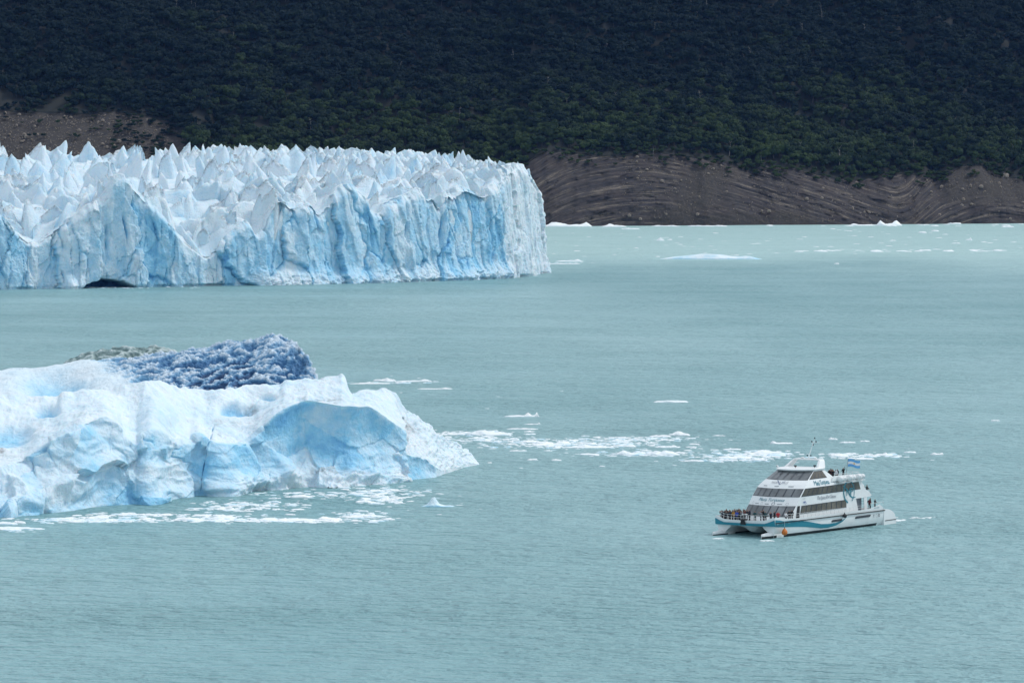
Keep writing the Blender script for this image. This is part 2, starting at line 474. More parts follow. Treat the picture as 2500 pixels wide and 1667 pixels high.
def merged_tree(i):
    c, t = CROWNS[i], TRUNKS[i % 4]
    bm = bmesh.new(); bm.from_mesh(c); k = len(bm.faces); bm.from_mesh(t); bm.faces.ensure_lookup_table()
    for j in range(k, len(bm.faces)): bm.faces[j].material_index = 1
    me = bpy.data.meshes.new('forest_tree'); bm.to_mesh(me); bm.free()
    me.materials.append(M_LEAF); me.materials.append(M_BARK); return me
proto = bpy.data.collections.new('forest_prototypes')
for i in range(7):
    proto.objects.link(bpy.data.objects.new('forest_tree', merged_tree(i)))

# candidate stands over the hillside, nearest first
pts = []
sp = 6.4
for j, d in enumerate(np.arange(60, 560, sp)):
    for x in np.arange(-600, 600, sp):
        pts.append((x + rng.uniform(-.46, .46) * sp + (j % 2) * sp / 2, d + rng.uniform(-.46, .46) * sp))
pts = np.array(pts)
tz, tpx, tdc, _ = terrain(pts[:, 0], pts[:, 1])
tY = yshore(pts[:, 0]) + pts[:, 1]
ppx, ppy = project(pts[:, 0], tY, tz)
up = pts[:, 1] - tdc
# the bare scar in the hillside over the moraine
def inpoly(px, py, poly):
    c = np.zeros(len(px), bool); n = len(poly)
    for i in range(n):
        x1, y1 = poly[i]; x2, y2 = poly[(i + 1) % n]
        c ^= ((y1 > py) != (y2 > py)) & (px < (x2 - x1) * (py - y1) / (y2 - y1 + 1e-9) + x1)
    return c
scar = inpoly(ppx, ppy, [(95, 285), (120, 258), (192, 212), (186, 240), (140, 285)]) | inpoly(ppx, ppy, [(-30, 222), (22, 222), (35, 258), (-30, 268)])
hid = (ppx > 470) & (ppx < 1240) & (ppy > 430)
gap = fbm(pts[:, 0] / 16, pts[:, 1] / 34, 1.7, 3, 52) < -.42
keep = (up > -2) & ~gap & ~scar & ~hid & (ppy > -120) & (ppx > -140) & (ppx < 2640)
pts, tz, tY, up, ppx, ppy = pts[keep], tz[keep], tY[keep], up[keep], ppx[keep], ppy[keep]
tr = np.random.default_rng(77)
patchy = fbm(pts[:, 0] / 60, pts[:, 1] / 60, 0.2, 3, 51)
hgt = np.clip(9.0 + 4.5 * patchy + tr.normal(0, 2.2, len(pts)), 4.0, 17) * (0.38 + 0.62 * sstep(-2, 22, up))
wid = np.maximum(hgt * tr.uniform(.7, 1.25, len(pts)), 5.0)
front = np.argsort(np.where((ppx > -20) & (ppx < 2520) & ((ppx > 1225) | (ppx < 470)), up, 1e9))[:300]
isf = np.zeros(len(pts), bool); isf[front] = True
for i in front:
    t = empty('beech_tree', (pts[i, 0], tY[i], tz[i] + 0.3), (0, 0, tr.uniform(0, 6.28)))
    t.scale = (wid[i], wid[i], hgt[i])
    k = int(tr.integers(7))
    link(bpy.data.objects.new('crown', CROWNS[k]), t); link(bpy.data.objects.new('trunk', TRUNKS[k % 4]), t)
    if ppx[i] > 1900: lab = 'dark green tree in the front row of the forest above the striped right-hand cliff'
    elif ppx[i] > 1200: lab = 'dark green tree in the front row above the domed cliff beside the glacier'
    else: lab = 'dark green tree in the front row of the forest above the grey moraine'
    tag(t, lab, 'tree', 'trees along the lower edge of the forest')
fp = np.stack([pts[~isf, 0], tY[~isf], tz[~isf] + 0.3], -1)
wid_, hgt_ = wid[~isf], hgt[~isf]
# low scrub creeping down the moraine and over the rock lip
sx_ = np.concatenate([tr.uniform(-335, -285, 260), tr.uniform(-450, -335, 60), tr.uniform(40, 440, 420)]); sd_ = np.concatenate([tr.uniform(95, 166, 260), tr.uniform(120, 166, 60), tr.uniform(56, 72, 420)])
kz_ = fbm(sx_ / 14, sd_ / 10, 3.3, 3, 53) > np.where(sx_ < 0, .02, .12); sx_, sd_ = sx_[kz_], sd_[kz_]
fp = np.concatenate([fp, np.stack([sx_, yshore(sx_) + sd_ - 1.5, terrain(sx_, sd_)[0] + .2], -1)])
wid_ = np.concatenate([wid_, tr.uniform(2.5, 5.5, len(sx_))]); hgt_ = np.concatenate([hgt_, tr.uniform(1.5, 4.0, len(sx_))])
fm = bpy.data.meshes.new('forest'); fm.from_pydata(fp.tolist(), [], [])
for nme, val in (('rot', tr.uniform(0, 6.28, len(fp))), ('wid', wid_), ('hgt', hgt_)):
    a = fm.attributes.new(nme, 'FLOAT', 'POINT'); a.data.foreach_set('value', val.astype(np.float32))
forest = link(bpy.data.objects.new('forest', fm))
tag(forest, 'dense dark green beech forest covering the hillside', 'forest', kind='stuff')
ng = bpy.data.node_groups.new('forest_scatter', 'GeometryNodeTree')
ng.interface.new_socket('Geometry', in_out='INPUT', socket_type='NodeSocketGeometry')
ng.interface.new_socket('Geometry', in_out='OUTPUT', socket_type='NodeSocketGeometry')
gi = ng.nodes.new('NodeGroupInput'); go = ng.nodes.new('NodeGroupOutput')
ip = ng.nodes.new('GeometryNodeInstanceOnPoints'); ci = ng.nodes.new('GeometryNodeCollectionInfo')
ci.inputs['Collection'].default_value = proto; ci.inputs['Separate Children'].default_value = True; ci.inputs['Reset Children'].default_value = True
ip.inputs['Pick Instance'].default_value = True
def nattr(nm):
    q = ng.nodes.new('GeometryNodeInputNamedAttribute'); q.data_type = 'FLOAT'; q.inputs['Name'].default_value = nm; return q.outputs['Attribute']
cr1 = ng.nodes.new('ShaderNodeCombineXYZ'); ng.links.new(nattr('rot'), cr1.inputs[2])
cs = ng.nodes.new('ShaderNodeCombineXYZ'); w_ = nattr('wid')
ng.links.new(w_, cs.inputs[0]); ng.links.new(w_, cs.inputs[1]); ng.links.new(nattr('hgt'), cs.inputs[2])
ng.links.new(gi.outputs[0], ip.inputs['Points']); ng.links.new(ci.outputs[0], ip.inputs['Instance'])
ng.links.new(cr1.outputs[0], ip.inputs['Rotation']); ng.links.new(cs.outputs[0], ip.inputs['Scale'])
ng.links.new(ip.outputs[0], go.inputs[0])
md = forest.modifiers.new('scatter', 'NODES'); md.node_group = ng

# ---- bleached snags standing between the trees, boulders on the bare ground
def snag_mesh(seed):
    r = random.Random(seed); m = MB(); p = Vector((0, 0, -.05)); ax = []
    for i in range(6):
        q = Vector((p.x + r.uniform(-.03, .03), p.y + r.uniform(-.03, .03), p.z + .18)); m.tube(p, q, .022 - .003 * i, 5, .019 - .003 * i); p = q; ax.append(q)
    for i in range(7):
        q = ax[r.randint(2, 5)]; a = r.uniform(0, 6.28); m.tube(q, q + Vector((math.cos(a) * r.uniform(.08, .2), math.sin(a) * r.uniform(.08, .2), r.uniform(.05, .2))), .008, 4, .003)
    o = m.build('dead_trunk', M_SNAG); me = o.data; bpy.data.objects.remove(o); return me
SN = [snag_mesh(i) for i in range(4)]
def near_pixel(px, py):
    return int(np.argmin((ppx - px) ** 2 + (ppy - py) ** 2))
def where(px, py):
    return ('upper ' if py < 130 else '') + ('left' if px < 800 else 'middle' if px < 1700 else 'right') + ' part of the hillside forest'
spx = [(1592,372),(1775,370),(1862,385),(1950,380),(2048,400),(2232,375),(2465,380),(2390,200),(1935,85),(1955,95),(1690,30),(1705,45),(1720,28),(1590,85),(1505,250),(1710,270),(1812,165),(1830,150),(1385,270),(1330,220),
       (470,20),(480,30),(440,40),(430,35),(570,110),(480,290),(1120,300),(760,320),(700,260),(2010,60),(2100,90),(2200,120),(2300,60),(2120,250),(2330,300),(1480,130),(1250,150),(980,180)]
for k, (px, py) in enumerate(spx):
    i = near_pixel(px, py + 6)
    t = link(bpy.data.objects.new('dead_tree', SN[k % 4]))
    t.location = (pts[i, 0], tY[i] - 3.0, tz[i] - 0.5); h = hgt[i] * random.uniform(1.15, 1.5); t.scale = (h, h, h)
    t.rotation_euler = (random.uniform(-.08, .08), random.uniform(-.12, .12), random.uniform(0, 6))
    tag(t, 'bleached dead tree trunk standing in the ' + where(px, py), 'dead tree', 'bleached snags in the forest')
def lump(name, seed, mat, n=9, m=6):
    q = MB().ball((0, 0, 0), 1, 1, 1, n, m); v = np.array(q.v)
    v *= (1 + 0.35 * fbm(v[:, 0] * 1.3 + seed, v[:, 1] * 1.3, v[:, 2] * 1.3, 3, seed))[:, None]
    return mesh(name, v, q.f, mat, False)
LUMPS = [lump('boulder', i, M_STONE) for i in range(5)]
bl = [(1523,386,9,'grey boulder on the crest of the domed cliff'),(85,310,8,'pale boulder on the left moraine'),(340,300,9,'pale boulder under the trees on the moraine crest'),(60,330,10,'large pale boulder low on the left moraine, just over the ice'),
      (2350,463,8,'tan boulder on the brown slope at the right end of the shore'),(2395,458,13,'cluster-like tan boulder beside a shrub on the right-hand slope'),(2455,432,18,'broad tan boulder outcrop at the forest edge on the far right'),(1790,512,6,'small pale boulder in the scree gully'),(1860,516,7,'reddish boulder at the foot of the striped cliff'),(1797,512,5,'little boulder beside the scree gully floor')]
def place_rock(px, py):
    """walk up the shore profile until the surface projects to this pixel row"""
    dd = np.arange(1, 200, 0.5); xx = (px - 1250) / F * (3400)
    for _ in range(3):
        zz = terrain(np.full_like(dd, xx), dd)[0]; yy = yshore(np.full_like(dd, xx)) + dd
        qx, qy = project(np.full_like(dd, xx), yy, zz); i = int(np.argmin(np.abs(qy - py))); xx = kx(px, py) * yy[i]
    return float(xx), float(yy[i]), float(zz[i])
for k, (px, py, w, lab) in enumerate(bl):
    x, y, z = place_rock(px, py); s = w / 2.75 / 2
    o = link(bpy.data.objects.new('boulder', LUMPS[k % 5])); o.location = (x, y - 1.2, z + s * .3); o.scale = (s, s * .9, s * .75); o.rotation_euler = (0, 0, k)
    tag(o, lab, 'boulder', 'boulders on the bare shore')
mbv = []; mbf = []
base = np.array(MB().ball((0,0,0), 1, 1, .8, 5, 3).v); bf = MB().ball((0,0,0), 1, 1, .8, 5, 3).f
sr = np.random.default_rng(5)
xs_ = np.concatenate([sr.uniform(-480, -290, 2200), sr.uniform(90, 450, 1100)]); ds_ = np.concatenate([sr.uniform(40, 170, 2200), sr.uniform(2, 80, 1100)])
zs_, _, dcs_, _ = terrain(xs_, ds_); yss_ = yshore(xs_) + ds_
for x, d, z, y, dc_ in zip(xs_, ds_, zs_, yss_, dcs_):
    if d > dc_ - 2: continue
    s = sr.uniform(.25, .65) * (1 + 2 * (sr.random() < .07)); k = len(mbv) * len(base)
    mbv.append(base * s * sr.uniform(.7, 1.3, 3) + np.array([x, y - .8, z + .1])); mbf += [tuple(i + k for i in q) for q in bf]
tag(obj('scree_stones', np.concatenate(mbv), mbf, M_STONE, None, False), 'pale loose stones scattered over the scree and moraine', 'stones', kind='stuff')
# ------------------------------------------------------------------ the glacier
G = np.array([(-470, 1655), (-330, 1720), (-230, 1764), (-114, 1819), (-50, 1872), (-4, 1919), (4, 1945), (12, 1980), (17.5, 2010), (18, 2022), (8, 2060), (-14, 2150), (-50, 2330)], float)
# chaikin smoothing keeps the corner soft
for _ in range(2):
    q = G[:-1] * .75 + G[1:] * .25; r_ = G[:-1] * .25 + G[1:] * .75
    G = np.concatenate([G[:1], np.stack([q, r_], 1).reshape(-1, 2), G[-1:]])
seg = np.linalg.norm(np.diff(G, axis=0), axis=1); GU = np.concatenate([[0], np.cumsum(seg)])
def gpos(u): return np.interp(u, GU, G[:, 0]), np.interp(u, GU, G[:, 1])
UT = GU[-1]
du = 0.40
uu = np.arange(0, UT, du)
bx_, by_ = gpos(uu)
ex, ey = gpos(uu + 6); ex0, ey0 = gpos(uu - 6)
tx, ty = ex - ex0, ey - ey0; tl = np.hypot(tx, ty) + 1e-9
nx, ny = ty / tl, -tx / tl                                  # outward, towards the lake
upx = 1250 + F * bx_ / by_
iend = int(np.argmax(upx))
WT = np.array([(-900,480),(-60,505),(0,510),(34,552),(52,570),(73,588),(100,592),(119,579),(155,549),(178,534),(223,498),(250,488),(270,470),(288,430),(300,425),(318,424),(336,445),(360,475),(384,498),(417,534),(431,555),(455,582),(476,600),(503,623),(512,629),(536,612),(551,588),(586,558),(619,534),(625,555),(637,576),(655,558),(670,522),(684,492),(696,475),(712,485),(733,511),(746,505),(768,495),(785,502),(790,524),(809,511),(830,478),(854,451),(880,448),(902,470),(911,486),(915,511),(934,524),(950,518),(956,499),(994,479),(1017,473),(1039,457),(1065,479),(1080,483),(1093,511),(1112,463),(1128,479),(1144,457),(1157,451),(1189,467),(1205,470),(1224,451),(1240,440),(1255,420),(1269,406),(1288,398),(1307,400),(1320,415),(1328,440),(1334,470),(1340,480)], float)
ty_ = np.interp(upx, WT[:, 0], WT[:, 1])
zt = zat(ty_, by_)
zt[iend:] = np.interp(uu[iend:], [uu[iend], uu[iend] + 30, UT], [zt[iend], 46, 50])
zt = np.convolve(np.pad(zt, 3, 'edge'), np.ones(7) / 7, 'valid')
nv = 135
vv = np.linspace(0, 1, nv)
U = np.broadcast_to(uu, (nv, len(uu))); Vv = vv[:, None] * np.ones_like(U)
Z = -1.5 + Vv * (zt + 1.5)
ext = (0, UT, 0, 40)
wu = U + 5 * fbm(U / 14, Z / 14, 0, 4, 60, .6); wz = Z + 4 * fbm(U / 11, Z / 11, 3, 4, 59, .6)
c1, r1, e1 = cells(wu, wz * .30, 15.0, 61)
c2, r2, e2 = cells(wu, wz * .50, 6.0, 63)
c4, r4, e4 = cells(U + 1.2 * fbm(U / 5, Z / 9, 1, 4, 57, .6), wz * .16, 5.0, 56)
D = 2.1 * np.clip(c1, -1.4, 1.4) + .5 * np.clip(c2, -1.2, 1.2) + .75 * np.clip(c4, -1.2, 1.2)
keepc = sstep(-.1, .35, fbm(U / 18, Z / 20, 7, 3, 55))
crack = np.exp(-(e4 / .05) ** 2) * keepc + .8 * np.exp(-(e1 / .03) ** 2)
D = D - 1.1 * np.clip(crack, 0, 1)
D = D + 2.4 * fbm(U / 16, Z / 40, .5, 4, 65) + .5 * fbm(wu / 5.5, Z / 11, .5, 2, 58, .5, True) + .45 * fbm(U / 2.2, Z / 4, .5, 4, 66, .65)
PX = np.broadcast_to(upx, U.shape)
rightface = sstep(1236, 1262, PX) * np.ones_like(U)
flute = fbm(U / 3.0, Z / 40, 2.5, 3, 67, .6, True)
D = D * (1 - .35 * rightface) + rightface * 1.7 * flute
# rubble piled on the ice foot
foot = sstep(560, 680, PX) * sstep(9 + 3 * pn(U / 14, 0.4, 0, 68), 0, Z) * (1 - rightface)
D = D + foot * (3.2 + 2.2 * fbm(U / 5, Z / 3, .1, 4, 69, .6, True))
foot2 = sstep(7, 0, Z) * np.exp(-((PX - 170) / 22) ** 2)
D = D + foot2 * 5
# vertical blue crevasses
CR = [(1, 600, 5, 40), (78, 640, 6, 30), (153, 580, 5, 40), (153, 680, 3, 12), (268, 590, 4, 30), (312, 560, 4, 30), (690, 560, 4, 34), (788, 540, 5, 26), (913, 560, 4, 34), (948, 560, 4, 30), (997, 540, 5, 30), (1093, 560, 5, 36), (1140, 500, 5, 34), (1216, 570, 3, 30), (560, 560, 3, 20), (865, 500, 3, 22), (1240, 560, 3, 36)]
crev = np.zeros_like(U)
PYr = Y0 - (Z - HC) * F / by_
for cx_, cy_, w_2, hh in CR:
    cc = cx_ + 3.5 * pn(Z / 8, cx_ * .1, 0, 70)
    crev = np.maximum(crev, np.exp(-((PX - cc - (PYr - cy_) * .18 * math.sin(cx_ * 1.7)) / (w_2 * .65 * (1 + .8 * pn(Z / 6, cx_ * .3, 2, 75)))) ** 2) * np.exp(-((PYr - cy_) / (hh * 1.2)) ** 4) * np.clip(.75 + .8 * pn(Z / 7, cx_ * .2, 4, 76), 0, 1))
D = D - 3.4 * crev
# sea cave at the waterline
arch = 1 - ((PX - 262) / 70) ** 2 + .18 * pn(PX / 14, .3, 0, 77)
cave = sstep(0, .28, arch - np.clip(Z, 0, 99) / 4.3) * (Z < 7)
D = D - 16 * cave
D = D - 2.2 * sstep(1.5, .2, Z) * sstep(-.2, .3, fbm(U / 20, .3, .9, 3, 79))
D = D - 0.13 * Z - 2.5 * sstep(.86, 1.0, Vv) ** 2
# lip rows that roll back over the top edge
lip = [(1.2, .0), (3.0, -.6), (6.0, -2.0), (10, -5)]
Xw = bx_ + nx * D; Yw = by_ + ny * D
rows = [np.stack([Xw, Yw, Z], -1)]
last = rows[0][-1]
rr = []
for back, drop in lip:
    q = last.copy(); q[:, 0] -= nx * back; q[:, 1] -= ny * back; q[:, 2] += drop + .5 * pn(uu / 2.2, back, 0, 71); rr.append(q[None])
Pw = np.concatenate(rows + rr, 0)
blue = .34 + .14 * fbm(U / 22, Z / 26, .2, 3, 72) + .20 * (r1 - .5) + .10 * (r2 - .5) + .14 * (r4 - .5) + .22 * np.clip(crack, 0, 1) - .16 * foot - .2 * foot2
blue = blue * (1 - rightface) + rightface * (.10 + .16 * (r2 - .5) + .25 * sstep(.2, -.6, flute))
blue = np.where(PX > 1318, blue * .6, blue)
blue = np.maximum(blue, .78 * crev); blue = np.maximum(blue, cave * .9)
blue = blue - .22 * sstep(.82, 1.0, Vv + .1 * fbm(U / 6, Z / 6, 1, 3, 73))
blue = np.concatenate([blue, np.full((len(lip), len(uu)), .1)], 0)
dirt = np.clip(.9 * sstep(.25, .6, fbm(U / 5, Z / 12, 5, 4, 74)) * sstep(.55, .9, Vv), 0, 1) * .25
dirt = np.concatenate([dirt, np.full((len(lip), len(uu)), .15)], 0)
gl = empty('glacier', (-100, 1850, 0))
tag(gl, 'wide pale blue glacier with sheer ice front and jagged top', 'glacier')
def gchild(name, P, Fc, mat=M_ICE, attrs=None, smooth=True):
    o = obj(name, np.asarray(P).reshape(-1, 3) - np.array([-100, 1850, 0]), Fc, mat, gl, smooth, attrs)
    return o
gchild('ice_front', Pw, gridfaces(Pw.shape[0], Pw.shape[1]), attrs={'blue': np.clip(blue, 0, 1), 'dirt': dirt})
# top surface
def wall_dist(x, y):
    best = np.full(x.shape, 1e18); bu = np.zeros(x.shape); bs = np.ones(x.shape)
    for i in range(len(G) - 1):
        a, b = G[i], G[i + 1]; d = b - a; L2 = d @ d
        t = np.clip(((x - a[0]) * d[0] + (y - a[1]) * d[1]) / L2, 0, 1)
        qx, qy = a[0] + t * d[0], a[1] + t * d[1]; dd = (x - qx) ** 2 + (y - qy) ** 2
        m_ = dd < best; best = np.where(m_, dd, best); bu = np.where(m_, GU[i] + t * math.sqrt(L2), bu)
        bs = np.where(m_, np.sign((x - qx) * d[1] - (y - qy) * d[0]), bs)
    return -bs * np.sqrt(best), bu
def gsurf(x, y):
    d, u = wall_dist(x, y)
    zw = np.interp(u, uu, zt)
    full = 35 + 18.5 * np.clip((y - 1790) / 330, 0, 1.1) - 2 * sstep(-40, 0, x)
    k = sstep(0, 46, d)
    full = full + 2.0 * fbm(x / 40, y / 40, 3, 3, 81)
    z = np.where(zw < full, zw - 1.5 + (full - zw + 1.5) * k, full + (zw - 3 - full) * (1 - sstep(0, 30, d)))
    return z, d, u
ax_ = np.arange(-460, 20, 1.3); ay_ = np.arange(1655, 2330, 1.6)
gx, gy = np.meshgrid(ax_, ay_)
gz, gd_, gu_ = gsurf(gx, gy)
rough = 2.4 * fbm(gx / 9, gy / 9, .4, 4, 82, .6, True)
gz = gz + rough * sstep(3, 14, gd_)
ok = gd_ > 4.5
Fq = gridfaces(len(ay_), len(ax_)); okf = ok.ravel()[Fq].all(1)
Fq = Fq[okf]; used = np.unique(Fq); remap = -np.ones(gx.size, int); remap[used] = np.arange(len(used))
Pq = np.stack([gx, gy, gz], -1).reshape(-1, 3)[used]
bq = (.12 + .2 * fbm(gx / 12, gy / 12, 2, 3, 83)).ravel()[used]
gchild('crevassed_surface', Pq, remap[Fq], attrs={'blue': np.clip(bq, 0, 1), 'dirt': np.clip(.5 * fbm(gx / 7, gy / 7, 6, 3, 84), 0, 1).ravel()[used]})

def serac(seed, L, W, H, lean, skirt, na=27, nw=17):
    r = np.random.default_rng(seed)
    a = np.linspace(-1, 1, na); w = np.linspace(-1, 1, nw); w = np.sign(w) * np.abs(w) ** 1.25
    Hc = np.zeros(na)
    for q_ in range(r.integers(1, 4)):                       # straight-edged, lopsided peaks
        u0 = r.uniform(-.62, .62); hh = 1.0 if q_ == 0 else r.uniform(.5, .92); wl, wr = r.uniform(.35, 1.25, 2)
        Hc = np.maximum(Hc, hh * np.where(a < u0, 1 - (u0 - a) / wl, 1 - (a - u0) / wr))
    kind = r.random()
    if kind < .33: Hc = np.minimum(Hc, r.uniform(.5, .8) + .25 * a * r.uniform(-1, 1) + .10 * pn(a * 3.5, seed * 2.3, 0, 3))     # broken-off block
    elif kind < .6: Hc = np.sign(Hc) * np.abs(Hc) ** r.uniform(.5, .75)                                                     # rounded
    Hc = np.maximum(Hc, -.25) + .10 * pn(a * 4, seed * .3, 1, 6) + .05 * pn(a * 9, seed * .9, 1, 6)
    A, Wv = np.meshgrid(a, w)
    cv = (.30 * r.uniform(-1, 1) * (1 - A ** 2) + .16 * pn(A * 2, seed * .7, 2, 4))
    slo = r.uniform(.55, 1.2, 2)
    side = np.where(Wv > 0, slo[0], slo[1])
    k = np.abs(Wv)
    Zq = Hc[None, :] * (1 - k) - 1.0 * k - skirt * k ** 3
    X = A * L * .5 * (1 + .15 * k); Yq = (Wv * side + cv) * W * .5 + lean * Zq * W
    n1 = fbm(X / 5.5 + seed, Yq / 5.5, Zq * H / 5.5, 3, 7)
    n2 = fbm(X / 1.5 + seed, Yq / 1.5, Zq * H / 1.5, 3, 8)
    Zq = Zq - np.minimum(skirt, 1.5) * np.abs(A) ** 8
    Zr = Zq * H + .55 * n1 + .14 * n2
    X = X + .6 * n1 + .15 * n2 + r.uniform(-.35, .35) * Zr; Yq = Yq + 1.0 * fbm(X / 5 + 9, Yq / 5, Zr / 5, 3, 9)
    bl_ = np.clip(r.uniform(.02, .22) + .28 * n1 + .3 * (Wv > 0) * r.uniform(-.4, .8), 0, .75)
    di = np.clip((1 - k * 6), 0, 1) * (r.random() < .4) * r.uniform(.4, 1.0) + .10 * np.clip(n1, 0, 1)
    return np.stack([X, Yq, Zr], -1), bl_, np.clip(di, 0, 1)
sr = np.random.default_rng(11)
count = 0; far_V, far_F, far_B, far_D = [], [], [], []
for d0, spc, hs in [(13, 7.5, .62), (20, 9, .75), (28, 11, .85), (36, 13, .95), (54, 14, 1.0), (76, 14, 1.0), (102, 14.5, 1.0), (134, 15, 1.05), (172, 14, 1.15), (215, 13, 1.3), (262, 13, 1.45), (312, 13, 1.6)]:
    u = 60 + sr.uniform(0, 8)
    while u < UT - 90:
        x0, y0 = gpos(u); i = min(int(u / du), len(uu) - 1)
        x = x0 - nx[i] * d0 * .55 + sr.normal(0, 2.2); y = y0 - ny[i] * d0 * .55 + .45 * d0 + d0 * .15 + sr.normal(0, 2.2)
        u += spc * sr.uniform(.75, 1.3)
        z, dd, u2 = gsurf(np.array([x]), np.array([y])); z, dd = z[0], dd[0]
        px, py = project(x, y, z)
        if dd < 8 or px < -45 or px > 1345: continue
        zw = float(np.interp(u2[0], uu, zt))
        small = .75 if (d0 < 12 and zw > 44) else 1.0
        big_ = 1.25 if 15 < d0 < 60 else 1.0
        H = sr.uniform(9, 16) * hs * small; L = sr.uniform(13, 26) * small * big_; W = sr.uniform(9, 16) * small * big_
        if dd < 16: L *= .8; W *= .8
        if d0 > 100: L *= 1.15; W *= 1.3
        H = min(H, W * (.85 if d0 > 100 else 1.0))
        # keep the skyline of the photograph: tall peaks on the left, lower towards the corner
        cap = np.interp(px, [0, 300, 700, 1000, 1180, 1230, 1345], [332, 342, 350, 358, 366, 388, 402]) + sr.uniform(0, 24)
        zcap = float(zat(cap, y)); H = min(H, max(2.5, zcap - z))
        P_, b_, d_ = serac(1000 + count + 7 * len(far_V), L, W, H, sr.uniform(-.25, .25), 3.2 if dd < 75 else .9)
        an = sr.choice([0.1, .45, -.5, .8]) + sr.normal(0, .3)
        ca, sa = math.cos(an), math.sin(an)
        Q = np.stack([P_[..., 0] * ca - P_[..., 1] * sa, P_[..., 0] * sa + P_[..., 1] * ca, P_[..., 2]], -1)
        Q[..., 2] = np.maximum(Q[..., 2], 9.0 - z)
        if dd < 34:                                        # keep the fins behind the brow of the ice front
            wd, wu_ = wall_dist(Q[..., 0] + x, Q[..., 1] + y); pu = np.clip(5.5 - wd, 0, 40)
            Q[..., 0] -= np.interp(wu_, uu, nx) * pu; Q[..., 1] -= np.interp(wu_, uu, ny) * pu; Q[..., 2] -= pu * .5
        if count >= 300 or d0 > 200:                       # the small far ones: one joined part
            far_F.append(gridfaces(*Q.shape[:2]) + sum(len(q) for q in far_V)); far_V.append((Q + np.array([x + 100, y - 1850, z])).reshape(-1, 3)); far_B.append(b_.ravel()); far_D.append(d_.ravel()); count += d0 <= 200; fc_ = len(far_V)
            continue
        o = obj('serac', Q, gridfaces(*Q.shape[:2]), M_ICE, gl, True, {'blue': b_, 'dirt': d_})
        o.location = (x + 100, y - 1850, z)
        count += 1

tag(obj('far_seracs', np.concatenate(far_V), np.concatenate(far_F), M_ICE, gl, True, {'blue': np.concatenate(far_B), 'dirt': np.concatenate(far_D)}), kind='stuff')

# ------------------------------------------------------------------ the big icebergs
def loft_berg(px, yb, yc, ys, dc, dt, hollow, nW=95, nT=85, nB=26, backd=14, topbulge=0.0):
    """real cross-sections: waterline, brow, ridge and back slope, each at its own distance"""
    px = np.asarray(px, float); Yb = ywater(yb); Yc = Yb + dc; Ys = Yc + dt
    zc = zat(yc, Yc); zs = zat(ys, Ys)
    rows = []; part = []
    for t in np.linspace(0, 1, nW):
        z = -1.2 + t * (zc + 1.2)
        Y = Yb + dc * t ** 1.3 + hollow * np.sin(np.pi * np.clip(t, 0, 1)) ** .8
        rows.append((Y, z)); part.append(t)
    for t in np.linspace(0, 1, nT + 1)[1:]:
        rows.append((Yc + dt * t, zc + (zs - zc) * (t + topbulge * np.sin(np.pi * t)))); part.append(1 + t)
    for t in np.linspace(0, 1, nB + 1)[1:]:
        rows.append((Ys + backd * t, zs + (-1.2 - zs) * t ** 1.6)); part.append(2 + t)
    Yr = np.array([q[0] for q in rows]); Zr = np.array([q[1] for q in rows])
    py = Y0 + 0 * Zr
    t_ = (Zr - HC) / Yr                                       # slope of the ray to each point
    tt = (t_ + TP) / (1 - t_ * TP)
    X = (px - 1250) / F / ((1 + tt * TP) * math.cos(PITCH)) * Yr
    return np.stack([X, Yr, Zr], -1), np.array(part)[:, None] * np.ones_like(X)
def berg_px(P): return project(P[..., 0], P[..., 1], P[..., 2])
def interp(px, pts): a = np.array(pts, float); return np.interp(px, a[:, 0], a[:, 1])
def smooth(a, n):
    k = np.hanning(n + 2)[1:-1]; k /= k.sum(); return np.convolve(np.pad(a, n // 2, 'edge'), k, 'valid')[:len(a)]

px = np.linspace(-110, 990, 620)
yb = interp(px, [(-110,1272),(0,1262),(210,1249),(236,1240),(297,1233),(367,1230),(395,1222),(446,1214),(486,1207),(520,1210),(558,1209),(584,1202),(663,1198),(740,1192),(801,1190),(841,1190),(900,1184),(960,1179),(990,1172)])
yc = interp(px, [(-110,1165),(0,1140),(64,1116),(96,1096),(143,1070),(207,1035),(240,1022),(258,1016),(285,1030),(296,1058),(318,1078),(335,1082),(348,1066),(367,1053),(395,1066),(424,1082),(462,1079),(486,1068),(500,1080),(517,1084),(545,1090),(574,1090),(600,1078),(621,1064),(645,1040),(666,1018),(704,992),(749,975),(787,982),(835,991),(873,993),(899,992),(930,1012),(962,1033),(990,1052)])
ys = interp(px, [(-110,950),(0,958),(13,960),(86,963),(143,967),(148,958),(160,955),(182,960),(255,949),(319,936),(360,927),(380,923),(395,927),(412,938),(424,947),(482,949),(500,957),(542,954),(606,946),(686,939),(692,930),(787,913),(822,918),(838,912),(846,938),(854,965),(883,956),(946,953),(968,962),(975,985),(990,1010)])
yb = smooth(yb, 61); yc = smooth(yc, 9) + 3.0 * fbm(px / 40, .5, 0, 3, 88); ys = smooth(ys, 9)
dc = interp(px, [(-110,9),(200,10),(300,6),(380,5),(480,4),(600,6),(700,5),(800,5),(900,5),(990,4)])
hol = interp(px, [(-110,0),(150,1.0),(230,2),(290,.3),(330,1.5),(360,-.5),(420,1.5),(480,0),(520,-1),(600,0),(660,2.5),(760,4.5),(850,4.5),(930,3.5),(975,2),(990,0)])
dtp = smooth(interp(px, [(-110,34),(200,30),(380,24),(480,24),(700,22),(850,18),(990,13)]), 41); dc = smooth(dc, 41); hol = smooth(hol, 25)
P, prt = loft_berg(px, yb, yc, ys, dc, dtp, hol, topbulge=-.12)
for r_i in range(P.shape[0]):                               # let the creases wander instead of running straight up
    sh = 46 * abs(math.sin(math.pi * prt[r_i, 0])) * fbm(px / 120, prt[r_i, 0] * 2.6, .2, 4, 86)
    for c_i in range(3): P[r_i, :, c_i] = np.interp(px + sh, px, P[r_i, :, c_i])
